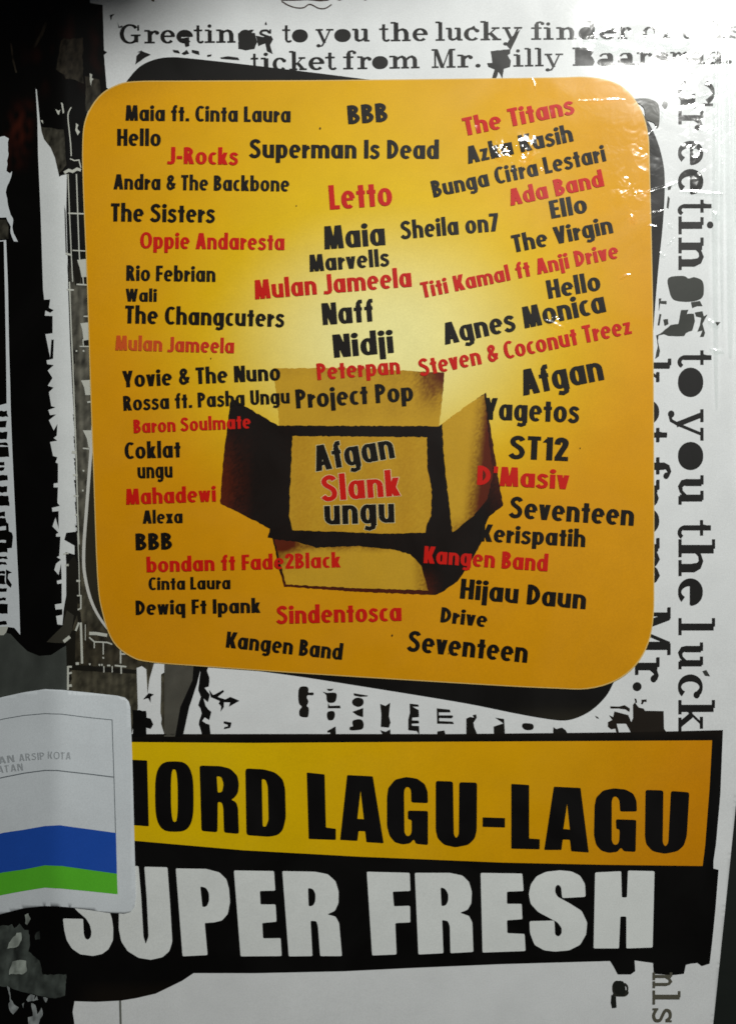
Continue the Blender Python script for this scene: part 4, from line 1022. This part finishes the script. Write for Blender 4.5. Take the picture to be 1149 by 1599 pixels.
W_ = [(764, 226, 784, 254, 16, .34), (815, 266, 832, 212, 20, .42), (842, 262, 846, 270, 7, .14), (795, 262, 803, 268, 6, .14), (905, 62, 1000, 80, 26, .25), (990, 60, 1080, 66, 30, .25), (925, 52, 960, 40, 14, .2), (1003, 219, 1024, 198, 5, .10), (1088, 152, 1122, 145, 9, .16), (1090, 203, 1124, 200, 9, .16), (1000, 306, 1058, 285, 9, .18), (1012, 335, 1034, 329, 5, .08), (1010, 353, 1024, 354, 4, .07), (1034, 168, 1032, 190, 4, .07),
      (830, 122, 836, 142, 5, .10), (900, 158, 975, 156, 5, .05), (984, 335, 990, 352, 9, .12), (1060, 300, 1128, 304, 8, .10), (1112, 330, 1122, 345, 10, .12), (1042, 350, 1050, 358, 4, .07), (1040, 384, 1052, 372, 4, .07),
      (966, 436, 984, 428, 6, .10), (1104, 500, 1122, 512, 12, .16), (1106, 545, 1130, 552, 9, .14), (1068, 240, 1090, 226, 6, .10), (845, 500, 880, 512, 10, .12), (1028, 395, 1038, 402, 6, .08)]
for i, (a, b, c, d, w_, h_) in enumerate(W_):
    film_ridge(a, b, c, d, w_, h_ * MM, 10, 6, 0.6, i)
# the doubled-over hem of film running down the right side
for i, (xa, xb, ya, yb, w_, h_) in enumerate(((1115, 1117, -60, 640, 10, .30), (1136, 1140, -60, 560, 16, .42), (1149, 1152, -60, 800, 9, .2), (1126, 1126, 60, 520, 6, .10))):
    o = film_ridge(xa, ya, xb, yb, w_, h_ * MM, 60, 8, 1.0, 30 + i, 16, "film_hem")

# ------------------------------------------------------------------ unseen palm and fingers, added only to shade the page's top left
def make_shadow_hand():
    V, E, R = [], [], []
    def v(p, r, link=None):
        V.append((p[0] + OX, p[1] + OY, p[2])); R.append(r)
        if link is not None: E.append((link, len(V) - 1))
        return len(V) - 1
    zc = 0.335
    OX, OY = 0.076, 0.045
    w0 = v((-0.105, 0.262, zc + 0.02), (0.027, 0.022))
    f1 = v((-0.20, 0.300, zc + 0.035), (0.036, 0.032), w0)
    v((-0.33, 0.350, zc + 0.05), (0.042, 0.038), f1)
    k0 = v((-0.080, 0.250, zc + 0.012), (0.026, 0.016), w0)
    tips = (((-0.030, 0.224), 0.0090, 0.068, -8, 4), ((-0.020, 0.243), 0.0094, 0.078, 0, 0), ((-0.020, 0.262), 0.0090, 0.072, 8, -4), ((-0.026, 0.280), 0.0080, 0.056, 17, -9))
    for (kx, ky), r, L, a, _ in tips:
        m = v(((kx - 0.08) / 2, (ky + 0.25) / 2, zc + 0.012), (0.013, 0.013), k0)
        k = v((kx, ky, zc + 0.010), (r * 1.25, r * 1.2), m)
        c, s_ = math.cos(math.radians(a)), math.sin(math.radians(a))
        x, y, z = kx, ky, zc + 0.010
        for frac, drop, rr_ in ((0.46, 0.006, 1.0), (0.30, 0.014, 0.92), (0.24, 0.014, 0.74)):
            x += L * frac * c; y += L * frac * s_; z -= drop
            k = v((x, y, z), (r * rr_, r * rr_), k)
    t1 = v((-0.078, 0.228, zc + 0.004), (0.015, 0.015), k0)
    t2 = v((-0.052, 0.210, zc - 0.004), (0.0115, 0.0115), t1)
    t3 = v((-0.028, 0.203, zc - 0.012), (0.0100, 0.0098), t2)
    v((-0.008, 0.203, zc - 0.020), (0.0075, 0.007), t3)
    me = bpy.data.meshes.new("shadow_hand")
    me.from_pydata(V, E, [])
    o = bpy.data.objects.new("shadow_hand", me)
    sc.collection.objects.link(o)
    o.modifiers.new("skin", 'SKIN')
    for i, sv in enumerate(me.skin_vertices[0].data):
        sv.radius = R[i]
        sv.use_root = (i == 0)
    sd = o.modifiers.new("smooth", 'SUBSURF'); sd.levels = sd.render_levels = 2
    me.materials.append(plain("skin", (0.36, 0.19, 0.12), 0.5, 0.4, 300))
    o['category'] = "shadow_hand"
    o['label'] = "unseen palm and fingers added to shadow the top left corner of the book"
    return o
make_shadow_hand()
for q in ((500, 201, 1.6), (768, 625, 1.3), (612, 992, 1.5), (463, 322, 1.0), (905, 700, 1.0), (330, 560, 1.1), (700, 1020, 1.0)):
    o = shape("ink_specks", [[(q[0] + q[2] * math.cos(k), q[1] + q[2] * 1.3 * math.sin(k)) for k in (0, 1, 2.2, 3.1, 4.3, 5.2)]], 13, lin((90, 60, 10)), PANEL)
    o['kind'] = "stuff"
